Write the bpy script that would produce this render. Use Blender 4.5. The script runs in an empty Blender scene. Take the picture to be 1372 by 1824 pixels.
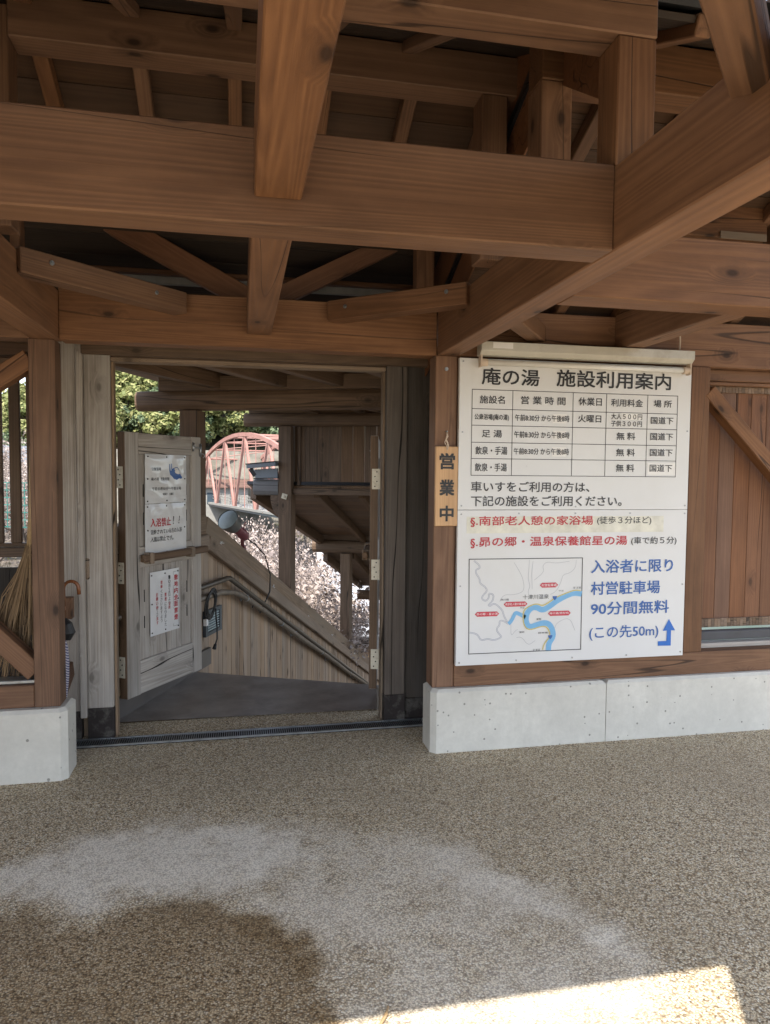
import bpy, bmesh, math, random
import numpy as np
from mathutils import Vector, Matrix, noise as mnoise
scene = bpy.context.scene
COL = scene.collection
R = math.radians
random.seed(7)

# ------------------------------------------------------------------ camera
cam = bpy.data.cameras.new('camera'); cam_o = bpy.data.objects.new('camera', cam); COL.objects.link(cam_o)
cam.sensor_fit = 'VERTICAL'; cam.sensor_height = 36.0; cam.lens = 36.0 * 1259.03 / 1824.0
cam.clip_start = 0.02; cam.clip_end = 3000
yaw, pitch, roll = R(11.5202), R(3.1542), R(-0.4838)
fw = Vector((math.sin(yaw) * math.cos(pitch), math.cos(yaw) * math.cos(pitch), -math.sin(pitch)))
rt = Vector((math.cos(yaw), -math.sin(yaw), 0)); dn = fw.cross(rt)
r2 = rt * math.cos(roll) + dn * math.sin(roll); d2 = -rt * math.sin(roll) + dn * math.cos(roll)
cam_o.matrix_world = Matrix(((r2.x, -d2.x, -fw.x, 0), (r2.y, -d2.y, -fw.y, 0), (r2.z, -d2.z, -fw.z, 1.5), (0, 0, 0, 1)))
scene.camera = cam_o

# ------------------------------------------------------------------ light
SUN_EL, SUN_AZ = 56.0, 206.0          # azimuth clockwise from +Y
w = bpy.data.worlds.new('World'); scene.world = w; w.use_nodes = True
nt = w.node_tree; nt.nodes.clear()
sky = nt.nodes.new('ShaderNodeTexSky'); sky.sky_type = 'NISHITA'; sky.sun_disc = False
sky.sun_elevation = R(SUN_EL); sky.sun_rotation = R(SUN_AZ); sky.altitude = 300; sky.air_density = 1.0; sky.dust_density = 1.0
bgn = nt.nodes.new('ShaderNodeBackground'); bgn.inputs['Strength'].default_value = 0.145
outn = nt.nodes.new('ShaderNodeOutputWorld')
hsn = nt.nodes.new('ShaderNodeHueSaturation'); hsn.inputs['Saturation'].default_value = .55      # sky light made less blue to keep the shade neutral
nt.links.new(sky.outputs[0], hsn.inputs['Color']); nt.links.new(hsn.outputs[0], bgn.inputs['Color']); nt.links.new(bgn.outputs[0], outn.inputs['Surface'])
sl = bpy.data.lights.new('sun', 'SUN'); sl.energy = 3.4; sl.angle = R(0.5); sl.color = (1.0, 0.93, 0.83)
so = bpy.data.objects.new('sun', sl); COL.objects.link(so)
sd = Vector((math.sin(R(SUN_AZ)) * math.cos(R(SUN_EL)), math.cos(R(SUN_AZ)) * math.cos(R(SUN_EL)), math.sin(R(SUN_EL))))
so.location = sd * 40; so.rotation_euler = sd.to_track_quat('Z', 'Y').to_euler()
vs = scene.view_settings
vs.view_transform = 'Standard'; vs.look = 'None'; vs.gamma = 1.0; vs.use_curve_mapping = False
vs.exposure = 1.66
cy = scene.cycles
cy.max_bounces = 10; cy.diffuse_bounces = 6; cy.glossy_bounces = 3; cy.transparent_max_bounces = 6
cy.use_denoising = True; cy.caustics_reflective = False; cy.caustics_refractive = False

# ------------------------------------------------------------------ materials
def newmat(name):
    m = bpy.data.materials.new(name); m.use_nodes = True; t = m.node_tree; t.nodes.clear()
    o = t.nodes.new('ShaderNodeOutputMaterial'); b = t.nodes.new('ShaderNodeBsdfPrincipled')
    t.links.new(b.outputs[0], o.inputs['Surface'])
    return m, t, b
class NT:
    def __init__(s, t): s.t = t
    def n(s, kind, **kw):
        x = s.t.nodes.new('ShaderNode' + kind)
        for k, v in kw.items():
            if k.startswith('i_'): x.inputs[k[2:].replace('_', ' ')].default_value = v
            else: setattr(x, k, v)
        return x
    def l(s, a, b): s.t.links.new(a, b)
    def math(s, op, a, b=None, c=None, clamp=False):
        x = s.t.nodes.new('ShaderNodeMath'); x.operation = op; x.use_clamp = clamp
        for i, v in enumerate((a, b, c)):
            if v is None: continue
            if isinstance(v, (int, float)): x.inputs[i].default_value = v
            else: s.l(v, x.inputs[i])
        return x.outputs[0]
    def mix(s, f, a, b, kind='MIX'):
        x = s.t.nodes.new('ShaderNodeMix'); x.data_type = 'RGBA'; x.blend_type = kind
        for i, v in ((0, f), (6, a), (7, b)):
            if isinstance(v, (int, float)): x.inputs[i].default_value = v
            elif isinstance(v, tuple): x.inputs[i].default_value = (*v, 1)
            else: s.l(v, x.inputs[i])
        return x.outputs[2]
    def ramp(s, f, stops):
        x = s.t.nodes.new('ShaderNodeValToRGB'); e = x.color_ramp.elements
        while len(e) < len(stops): e.new(0.5)
        for k, (p, c) in enumerate(stops): e[k].position = p; e[k].color = (*c, 1)
        s.l(f, x.inputs[0]); return x.outputs[0]
    def mrange(s, v, a, b, c, d):
        x = s.t.nodes.new('ShaderNodeMapRange'); s.l(v, x.inputs[0])
        for i, q in enumerate((a, b, c, d)): x.inputs[i + 1].default_value = q
        return x.outputs[0]
    def scale(s, vec, sc):
        x = s.t.nodes.new('ShaderNodeVectorMath'); x.operation = 'MULTIPLY'; s.l(vec, x.inputs[0]); x.inputs[1].default_value = sc
        return x.outputs[0]
    def noise(s, vec, sc=1.0, det=3, rough=.55, dist=0.0):
        x = s.n('TexNoise'); s.l(vec, x.inputs['Vector'])
        x.inputs['Scale'].default_value = sc; x.inputs['Detail'].default_value = det
        x.inputs['Roughness'].default_value = rough; x.inputs['Distortion'].default_value = dist
        return x.outputs[0]
    def bump(s, h, bs, strength=.3, dist=.003):
        x = s.n('Bump'); x.inputs['Strength'].default_value = strength; x.inputs['Distance'].default_value = dist
        s.l(h, x.inputs['Height']); s.l(x.outputs[0], bs.inputs['Normal'])

def wood(name, dark, light, knots=1.0, streak=.5, rough=.62, crack=1.0, vary=.20, grey=None, ring=26.0, bump=.35, fine=16.0):
    """wood whose grain follows the object's own X axis"""
    m, t, b = newmat(name); N = NT(t)
    tc = N.n('TexCoord'); oi = N.n('ObjectInfo'); ge = N.n('NewGeometry')
    off = N.math('ADD', N.math('MULTIPLY', oi.outputs['Random'], 43.0), N.math('MULTIPLY', ge.outputs['Random Per Island'], 17.0))
    cb = N.n('CombineXYZ'); N.l(off, cb.inputs[0]); N.l(N.math('MULTIPLY', off, 1.7), cb.inputs[1]); N.l(N.math('MULTIPLY', off, .6), cb.inputs[2])
    va = N.n('VectorMath', operation='ADD'); N.l(tc.outputs['Object'], va.inputs[0]); N.l(cb.outputs[0], va.inputs[1]); v = va.outputs[0]
    # knots: bend the grain round them
    kv = N.n('TexVoronoi', feature='F1', voronoi_dimensions='2D'); sv = N.n('SeparateXYZ'); N.l(v, sv.inputs[0]); k2 = N.n('CombineXYZ'); N.l(N.math('MULTIPLY', sv.outputs[0], 3.0), k2.inputs[0]); N.l(N.math('MULTIPLY', N.math('ADD', sv.outputs[1], sv.outputs[2]), 6.0), k2.inputs[1])
    N.l(k2.outputs[0], kv.inputs['Vector']); kv.inputs['Scale'].default_value = 1.0
    sp = N.n('SeparateColor'); N.l(kv.outputs['Color'], sp.inputs[0])
    gate = N.math('GREATER_THAN', sp.outputs[0], .76)
    near = N.math('MULTIPLY', N.mrange(kv.outputs['Distance'], .04, .30, 1, 0), gate)
    core = N.math('MULTIPLY', N.mrange(kv.outputs['Distance'], .045, .10, 1, 0), gate)
    bend = N.math('MULTIPLY', near, .035)
    cb2 = N.n('CombineXYZ'); N.l(bend, cb2.inputs[1]); N.l(bend, cb2.inputs[2])
    va2 = N.n('VectorMath', operation='ADD'); N.l(v, va2.inputs[0]); N.l(cb2.outputs[0], va2.inputs[1]); v2 = va2.outputs[0]
    g1 = N.noise(N.scale(v2, (1.1, fine * 6, fine * 6)), 1, 5, .65)
    g2 = N.noise(N.scale(v2, (.20, 6.5, 6.5)), 1, 1, .4, .1)
    rg = N.math('SINE', N.math('MULTIPLY', g2, ring * 6.5)); rg = N.math('POWER', N.mrange(rg, -1, 1, 0, 1), 1.6)
    g3 = N.noise(N.scale(v, (1.6, 3.6, 3.6)), 1, 4, .6)
    g4 = N.noise(N.scale(v, (5, 14, 14)), 1, 5, .7)
    f = N.math('ADD', N.math('ADD', N.math('MULTIPLY', g1, streak * .9), N.math('MULTIPLY', rg, .12)), N.math('ADD', N.math('MULTIPLY', g3, .36), N.math('MULTIPLY', g4, .30 - streak * .1)))
    f = N.mrange(f, .28 + streak * .11, .67 + streak * .27, 0, 1)
    c = N.ramp(f, [(0, dark), (.5, tuple((a + q) / 2 for a, q in zip(dark, light))), (1, light)])
    sm = N.mrange(N.noise(N.scale(v, (1.1, 5, 5)), 1, 5, .65), .52, .74, 0, .5); c = N.mix(sm, c, tuple(q * .55 for q in dark))
    if grey:
        gm = N.mrange(N.noise(N.scale(v, (.8, 7, 7)), 1, 4, .65), .42, .66, 0, .75)
        c = N.mix(gm, c, grey)
    c = N.mix(N.math('MULTIPLY', near, .5 * knots), c, tuple(q * .45 for q in dark))
    c = N.mix(N.math('MULTIPLY', core, .8 * knots), c, tuple(q * .22 for q in dark))
    ck = N.math('ABSOLUTE', N.math('SUBTRACT', N.noise(N.scale(v, (.22, 5.5, 5.5)), 1, 2, .5), .5))
    ck = N.math('MULTIPLY', N.mrange(ck, .002, .006, 1, 0), N.mrange(N.noise(N.scale(v, (.5, 1.2, 1.2)), 1, 1), .44, .52, 0, crack))
    c = N.mix(N.math('MULTIPLY', ck, .75), c, tuple(q * .2 for q in dark))
    hv = N.n('HueSaturation'); N.l(c, hv.inputs['Color'])
    rnd = N.math('FRACT', N.math('MULTIPLY', off, 3.17))
    N.l(N.mrange(rnd, 0, 1, 1 - vary, 1 + vary), hv.inputs['Value'])
    N.l(N.mrange(N.math('FRACT', N.math('MULTIPLY', off, 7.3)), 0, 1, .88, 1.1), hv.inputs['Saturation'])
    N.l(hv.outputs[0], b.inputs['Base Color'])
    b.inputs['Specular IOR Level'].default_value = .35
    N.l(N.mrange(g1, .2, .8, rough - .1, rough + .14), b.inputs['Roughness'])
    h = N.math('SUBTRACT', N.math('ADD', g1, N.math('MULTIPLY', rg, .12)), N.math('MULTIPLY', ck, 2.0))
    N.bump(h, b, bump, .0025)
    return m

def plain(name, col, rough=.6, metal=0.0, var=.12, sc=18.0, bump=0.0, spec=.5, dirt=None, dirt_sc=3.0, dirt_amt=.5):
    m, t, b = newmat(name); N = NT(t); tc = N.n('TexCoord'); v = tc.outputs['Object']
    n1 = N.noise(v, sc, 4, .6)
    c = N.mix(N.mrange(n1, .3, .7, 0, 1), tuple(q * (1 - var) for q in col), tuple(min(1, q * (1 + var)) for q in col))
    if dirt:
        dm = N.mrange(N.noise(v, dirt_sc, 5, .7), .5, .72, 0, dirt_amt); c = N.mix(dm, c, dirt)
    N.l(c, b.inputs['Base Color']); b.inputs['Metallic'].default_value = metal
    N.l(N.mrange(n1, .2, .8, max(.02, rough - .08), min(1, rough + .08)), b.inputs['Roughness'])
    b.inputs['Specular IOR Level'].default_value = spec
    if bump: N.bump(n1, b, bump, .002)
    return m

def concrete(name, col=(.64, .62, .565)):
    m, t, b = newmat(name); N = NT(t); tc = N.n('TexCoord'); v = tc.outputs['Object']
    a = N.noise(v, 2.2, 6, .65); d = N.noise(v, 30, 4, .7); e = N.noise(N.scale(v, (1, 1, .25)), 5, 4, .6)
    c = N.mix(N.mrange(a, .3, .7, 0, 1), tuple(q * .83 for q in col), tuple(q * 1.08 for q in col))
    c = N.mix(N.mrange(d, .35, .65, .0, .35), c, tuple(q * .78 for q in col))
    c = N.mix(N.mrange(e, .55, .75, 0, .3), c, (.36, .35, .31))
    vo = N.n('TexVoronoi', feature='F1'); N.l(v, vo.inputs['Vector']); vo.inputs['Scale'].default_value = 34
    sp = N.n('SeparateColor'); N.l(vo.outputs['Color'], sp.inputs[0])
    pore = N.math('MULTIPLY', N.math('LESS_THAN', vo.outputs['Distance'], N.math('MULTIPLY', sp.outputs[1], .26)), N.math('GREATER_THAN', sp.outputs[0], .84))
    c = N.mix(N.math('MULTIPLY', pore, .7), c, (.14, .135, .12))
    N.l(c, b.inputs['Base Color']); b.inputs['Roughness'].default_value = .85; b.inputs['Specular IOR Level'].default_value = .25
    N.bump(N.math('SUBTRACT', d, N.math('MULTIPLY', pore, 1.0)), b, .5, .003)
    return m

def pebbles(name, stains=True):
    m, t, b = newmat(name); N = NT(t); tc = N.n('TexCoord'); v = tc.outputs['Object']
    wv = N.noise(v, 55, 2, .5)
    vo = N.n('TexVoronoi', feature='F1'); vo.inputs['Scale'].default_value = 160
    vm = N.n('VectorMath', operation='ADD'); N.l(v, vm.inputs[0])
    cb = N.n('CombineXYZ'); N.l(N.math('MULTIPLY', wv, .006), cb.inputs[0]); N.l(N.math('MULTIPLY', wv, -.006), cb.inputs[1]); N.l(cb.outputs[0], vm.inputs[1])
    fl = N.n('VectorMath', operation='MULTIPLY'); N.l(vm.outputs[0], fl.inputs[0]); fl.inputs[1].default_value = (1, 1, 0)
    N.l(fl.outputs[0], vo.inputs['Vector'])
    sp = N.n('SeparateColor'); N.l(vo.outputs['Color'], sp.inputs[0])
    c = N.ramp(sp.outputs[0], [(0, (.13, .09, .053)), (.13, (.37, .265, .15)), (.30, (.66, .53, .345)), (.60, (.78, .665, .465)), (.84, (.83, .74, .55)), (1, (.90, .85, .72))])
    tint = N.mix(N.math('MULTIPLY', sp.outputs[1], .5), c, (.33, .22, .12))
    c = N.mix(N.math('GREATER_THAN', sp.outputs[2], .55), c, tint)
    gap = N.mrange(vo.outputs['Distance'], .40, .66, 0, 1)
    c = N.mix(N.math('MULTIPLY', gap, .64), c, (.085, .066, .046))
    big = N.noise(v, 1.4, 5, .65)
    c = N.mix(N.mrange(big, .40, .7, 0, .34), c, (.30, .245, .175))
    if stains:
        at = N.n('Attribute', attribute_name='stain'); sa = N.n('SeparateColor'); N.l(at.outputs['Color'], sa.inputs[0])
        br = N.noise(v, 26, 5, .7)
        wh = N.math('MULTIPLY', sa.outputs[0], N.mrange(br, .3, .62, .6, 1.15), clamp=True)
        c = N.mix(N.math('MULTIPLY', wh, N.mrange(gap, 0, 1, .9, .5)), c, (.87, .81, .70))
        hv = N.mix(1.0, c, (.46, .37, .26), 'MULTIPLY')
        c = N.mix(N.math('MULTIPLY', sa.outputs[1], N.mrange(br, .3, .65, .75, 1.0), clamp=True), c, hv)
        N.l(N.mrange(sa.outputs[1], 0, 1, .82, .6), b.inputs['Roughness'])
    else:
        b.inputs['Roughness'].default_value = .8
    N.l(c, b.inputs['Base Color']); b.inputs['Specular IOR Level'].default_value = .3
    N.bump(N.math('SUBTRACT', 1.0, vo.outputs['Distance']), b, .7, .004)
    return m

def leafy(name, cols, trans=.25, spread=1.0):
    m, t, b = newmat(name); N = NT(t); ge = N.n('NewGeometry'); oi = N.n('ObjectInfo')
    r = N.math('FRACT', N.math('ADD', ge.outputs['Random Per Island'], N.math('MULTIPLY', oi.outputs['Random'], .35)))
    k = len(cols) - 1
    c = N.ramp(r, [(i / k, q) for i, q in enumerate(cols)])
    N.l(c, b.inputs['Base Color']); b.inputs['Roughness'].default_value = .6; b.inputs['Specular IOR Level'].default_value = .25
    tr = N.n('BsdfTranslucent'); N.l(c, tr.inputs['Color'])
    mx = N.n('MixShader'); mx.inputs[0].default_value = trans
    o = [x for x in t.nodes if x.type == 'OUTPUT_MATERIAL'][0]
    N.l(b.outputs[0], mx.inputs[1]); N.l(tr.outputs[0], mx.inputs[2]); N.l(mx.outputs[0], o.inputs['Surface'])
    return m

def terrain_mat():
    m, t, b = newmat('hillside_litter'); N = NT(t); tc = N.n('TexCoord'); v = tc.outputs['Object']
    a = N.noise(v, .12, 6, .65); d = N.noise(v, 2.2, 6, .75); e = N.noise(v, .5, 4, .6)
    c = N.ramp(d, [(.25, (.035, .028, .022)), (.45, (.11, .085, .065)), (.6, (.18, .15, .12)), (.8, (.26, .23, .19))])
    c = N.mix(N.mrange(a, .46, .6, 0, .75), c, N.mix(N.mrange(d, .35, .65, 0, 1), (.02, .032, .01), (.065, .08, .025)))
    c = N.mix(N.mrange(e, .6, .75, 0, .5), c, (.11, .11, .10))
    N.l(c, b.inputs['Base Color']); b.inputs['Roughness'].default_value = .95
    N.bump(d, b, .8, .2); return m

M = {}
M['wood'] = wood('brown_stained_cedar', (.100, .048, .026), (.246, .130, .071))
M['wood2'] = wood('brown_wall_boards', (.108, .049, .027), (.22, .108, .06), knots=.8, vary=.14)
M['dkwood'] = wood('aged_brown_timber', (.072, .044, .026), (.19, .122, .078), knots=.7, vary=.15)
M['grey'] = wood('weathered_grey_board', (.15, .125, .108), (.53, .485, .44), knots=.55, streak=.75, rough=.8, crack=1.6, vary=.10, grey=(.42, .395, .37), bump=.6)
M['strip'] = wood('weathered_end_strip', (.10, .066, .045), (.26, .18, .125), knots=0, vary=.3)
M['dgrey'] = wood('weathered_dark_board', (.026, .021, .018), (.075, .062, .052), knots=.4, streak=.8, rough=.8, crack=1.4, grey=(.07, .063, .058), bump=.9, ring=34)
M['mgrey'] = wood('mid_grey_board', (.062, .048, .039), (.175, .145, .125), knots=.5, streak=.75, rough=.8, crack=1.6, vary=.10, grey=(.145, .128, .115), bump=.6)
M['deckwood'] = wood('shaded_roof_boards', (.055, .030, .017), (.12, .066, .038), knots=.6)  # boards coloured darker to deepen the shade up in the roof
M['sheath'] = wood('unlit_dark_sheathing', (.022, .015, .011), (.05, .034, .025), knots=0)  # near-black boards: the shade of the unlit roof recess is in the colour
M['clad'] = wood('weathered_cladding', (.15, .094, .057), (.44, .31, .208), knots=.5, streak=.85, rough=.82, crack=1.2, vary=.2, grey=(.36, .28, .21), bump=.6)
M['coping'] = wood('weathered_coping', (.115, .078, .052), (.31, .225, .158), knots=.6, streak=.7, rough=.75, crack=1.5, grey=(.21, .17, .13), bump=.5)
M['silver'] = wood('silvered_log', (.09, .088, .09), (.24, .24, .25), knots=.6, streak=.8, rough=.8, crack=2, grey=(.2, .2, .21))
M['plaque'] = wood('pale_pine', (.50, .27, .11), (.66, .40, .19), knots=0, streak=.45, rough=.5, crack=0, vary=.04, bump=.1)
M['endgrain'] = wood('bleached_end', (.26, .20, .15), (.48, .40, .32), knots=0, streak=.8, rough=.85, crack=0)
M['conc'] = concrete('cast_concrete')
M['peb'] = pebbles('exposed_pebble_paving')
M['peb2'] = pebbles('pebble_strip', False)
M['rubber'] = plain('dark_landing_sheet', (.25, .222, .20), .34, 0, .3, 5, .15, .5, (.11, .095, .08), 2.2, .8)
M['black'] = plain('black_sheet_metal', (.018, .019, .022), .42, .3, .15, 8)
M['slate'] = plain('blue_grey_flashing', (.16, .185, .22), .45, .2, .1, 6)
M['roofpale'] = plain('pale_roof_sheet', (.36, .37, .40), .5, .1, .06, 4)
M['shoe'] = plain('dark_post_shoe', (.028, .022, .021), .7, 0, .3, 14, .3, .3, (.20, .19, .17), 9, .6)
M['steel'] = plain('galvanised_steel', (.36, .38, .40), .34, .85, .15, 30, 0, .5, (.16, .13, .10), 6, .35)
M['hinge'] = plain('painted_hinge', (.62, .58, .48), .5, .1, .08, 20, 0, .5, (.30, .20, .12), 30, .5)
M['dark'] = plain('drain_gap', (.012, .012, .012), .9)
M['sign'] = plain('white_enamel_panel', (.67, .675, .685), .33, 0, .02, 3, 0, .5, (.62, .61, .57), 1.6, .35)
M['ink'] = plain('black_lettering', (.018, .018, .02), .5, 0, .05)
M['ink2'] = plain('dark_grey_lettering', (.035, .035, .04), .5, 0, .05)
M['red'] = plain('red_lettering', (.46, .035, .05), .45, 0, .08)
M['blue'] = plain('blue_lettering', (.035, .115, .36), .45, 0, .06)
M['arrow'] = plain('blue_arrow', (.02, .14, .50), .4, 0, .04)
M['water'] = plain('map_water', (.18, .42, .68), .45, 0, .05)
M['mapline'] = plain('map_line', (.22, .25, .36), .5, 0, .05)
M['mapgrey'] = plain('map_stream', (.42, .43, .46), .5, 0, .05)
M['road'] = plain('map_road', (.56, .47, .16), .5, 0, .05)
M['pill'] = plain('map_red_label', (.52, .045, .07), .5, 0, .05)
M['white'] = plain('white_print', (.78, .77, .76), .5, 0, .03)
M['tape'] = plain('old_tape', (.66, .645, .56), .35, 0, .18, 12, 0, .5, (.70, .68, .62), 9, .8)
M['lampm'] = plain('yellowed_enamel', (.52, .50, .44), .4, .05, .07, 9, 0, .5, (.30, .25, .18), 7, .45)
M['tube'] = plain('unlit_glass_tube', (.70, .69, .65), .15, 0, .03)
M['cream'] = plain('cream_plastic', (.58, .47, .37), .5, 0, .1)
M['paper'] = plain('laminated_sheet', (.68, .69, .71), .12, 0, .03, 6)
M['bamboo'] = plain('dry_bamboo', (.40, .27, .14), .55, 0, .2, 30)
M['cane'] = plain('varnished_handle', (.20, .075, .03), .25, 0, .25, 20)
M['cable'] = plain('black_cable', (.014, .014, .015), .45, 0, .1)
M['pipe'] = plain('brown_handrail_pipe', (.075, .058, .042), .38, .1, .2, 12)
M['rail2'] = plain('worn_bamboo_pipe', (.17, .135, .10), .5, 0, .35, 14, .2)
M['burgundy'] = plain('burgundy_lamp_body', (.20, .06, .07), .4, .1, .15)
M['shade'] = plain('grey_lamp_shade', (.13, .13, .125), .4, .2, .1)
M['glass'] = plain('lamp_glass', (.17, .20, .195), .35, 0, .05)
M['ventblue'] = plain('vent_louvre', (.38, .46, .48), .45, .2, .06)
M['ventframe'] = plain('vent_frame', (.05, .065, .08), .45, .2, .1)
M['bridge'] = plain('faded_red_paint', (.32, .165, .14), .6, .0, .15, 1.2, 0, .3, (.40, .26, .23), .8, .6)
M['asph'] = plain('bridge_deck', (.20, .20, .20), .8)
M['bark'] = plain('dark_bark', (.07, .052, .042), .9, 0, .35, 9, .5)
M['pbark'] = plain('pale_bark', (.10, .08, .066), .9, 0, .3, 6, .5)
M['ppost'] = plain('pale_fence', (.24, .235, .22), .6)
M['teal'] = plain('teal_mesh_fence', (.02, .14, .12), .5, .1)
M['stonewall'] = plain('weathered_bank_concrete', (.25, .235, .20), .9, 0, .25, .9, .4, .2, (.07, .066, .05), .4, .6)
M['yellow'] = plain('yellow_board', (.30, .26, .03), .5)
M['rust'] = plain('rust_red_roof', (.12, .07, .055), .6, 0, .2, 3)
M['plaster'] = plain('white_plaster', (.24, .235, .22), .8, 0, .08, 2)
M['wglass'] = plain('window_glass', (.05, .07, .09), .1)
M['river'] = plain('river_water', (.05, .10, .10), .08, 0, .2, .3)
M['ground'] = terrain_mat()
M['leaf_a'] = leafy('spring_leaves', [(.085, .11, .035), (.165, .19, .065), (.25, .26, .10), (.33, .315, .15)])
M['leaf_b'] = leafy('evergreen_leaves', [(.045, .07, .036), (.085, .125, .064), (.13, .175, .092), (.185, .23, .135)])
M['bud'] = leafy('pale_buds', [(.14, .105, .085), (.34, .275, .24), (.52, .445, .41), (.44, .37, .345)], .3)
M['grass'] = leafy('dry_grass', [(.07, .075, .025), (.15, .13, .065), (.22, .19, .13), (.28, .24, .19)], .3)
M['upstand'] = plain('dark_upstand', (.10, .088, .082), .45, 0, .2, 6)
M['twig'] = leafy('broom_twigs', [(.07, .042, .02), (.20, .125, .062), (.33, .215, .115), (.13, .08, .04)], .05)
M['track'] = plain('dark_blue_track', (.06, .063, .075), .5, .2, .15, 8)

# ------------------------------------------------------------------ helpers
WM = {}
def link(o, parent, mw=None):
    COL.objects.link(o)
    mw = mw if mw is not None else Matrix()
    WM[o.name] = mw.copy()
    if parent is not None:
        o.parent = parent; o.matrix_parent_inverse = WM[parent.name].inverted()
    o.matrix_basis = mw
    return o
def thing(name, label, cat, loc=(0, 0, 0), group=None):
    o = bpy.data.objects.new(name, None); o.empty_display_size = .1
    link(o, None, Matrix.Translation(loc)); o['label'] = label; o['category'] = cat
    if group: o['group'] = group
    return o
def tag(o, label, cat, group=None, kind=None):
    if label: o['label'] = label
    if cat: o['category'] = cat
    if group: o['group'] = group
    if kind: o['kind'] = kind
    return o
def mesh_obj(name, verts, faces, mat, parent=None, mw=None, smooth=False, mats=None, midx=None):
    me = bpy.data.meshes.new(name); me.from_pydata([tuple(v) for v in verts], [], faces); me.update()
    for q in (mats or [mat]): me.materials.append(M[q] if isinstance(q, str) else q)
    if midx is not None: me.polygons.foreach_set('material_index', midx)
    if smooth: me.polygons.foreach_set('use_smooth', [True] * len(me.polygons))
    o = bpy.data.objects.new(name, me); return link(o, parent, mw)
BOXF = [(0, 3, 2, 1), (4, 5, 6, 7), (0, 1, 5, 4), (1, 2, 6, 5), (2, 3, 7, 6), (3, 0, 4, 7)]
def boxv(x0, x1, y0, y1, z0, z1):
    return [(x0, y0, z0), (x1, y0, z0), (x1, y1, z0), (x0, y1, z0), (x0, y0, z1), (x1, y0, z1), (x1, y1, z1), (x0, y1, z1)]
def bevel_mesh(me, w, seg=1):
    bm = bmesh.new(); bm.from_mesh(me)
    bmesh.ops.bevel(bm, geom=list(bm.edges), offset=w, segments=seg, affect='EDGES', profile=.5, clamp_overlap=True)
    bm.to_mesh(me); bm.free(); me.update()
def multi(name, boxes, mat, parent, mw=None, bev=.003):
    v, f = [], []
    for b in boxes:
        k = len(v); v += boxv(*b); f += [tuple(i + k for i in q) for q in BOXF]
    o = mesh_obj(name, v, f, mat, parent, mw)
    if bev: bevel_mesh(o.data, bev)
    return o
def axes(p0, p1, up=(0, 0, 1)):
    p0 = Vector(p0); x = (Vector(p1) - p0); L = x.length; x.normalize(); u = Vector(up)
    if abs(x.dot(u)) > .999: u = Vector((0, 1, 0))
    y = u.cross(x).normalized(); z = x.cross(y)
    return Matrix(((x.x, y.x, z.x, p0.x), (x.y, y.y, z.y, p0.y), (x.z, y.z, z.z, p0.z), (0, 0, 0, 1))), L
def beam(name, p0, p1, w, h, mat, parent, up=(0, 0, 1), bev=.004):
    """timber from p0 to p1 (centre line), w across, h along 'up'"""
    mw, L = axes(p0, p1, up)
    o = mesh_obj(name, boxv(0, L, -w / 2, w / 2, -h / 2, h / 2), BOXF, mat, parent, mw)
    if bev: bevel_mesh(o.data, min(bev, w * .2, h * .2))
    return o
def abox(name, x0, x1, y0, y1, z0, z1, mat, parent, bev=.004):
    dx, dy, dz = x1 - x0, y1 - y0, z1 - z0; cx, cy, cz = (x0 + x1) / 2, (y0 + y1) / 2, (z0 + z1) / 2
    if dx >= dy and dx >= dz: return beam(name, (x0, cy, cz), (x1, cy, cz), dy, dz, mat, parent, (0, 0, 1), bev)
    if dy >= dz: return beam(name, (cx, y0, cz), (cx, y1, cz), dx, dz, mat, parent, (0, 0, 1), bev)
    return beam(name, (cx, cy, z0), (cx, cy, z1), dx, dy, mat, parent, (0, 1, 0), bev)
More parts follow.
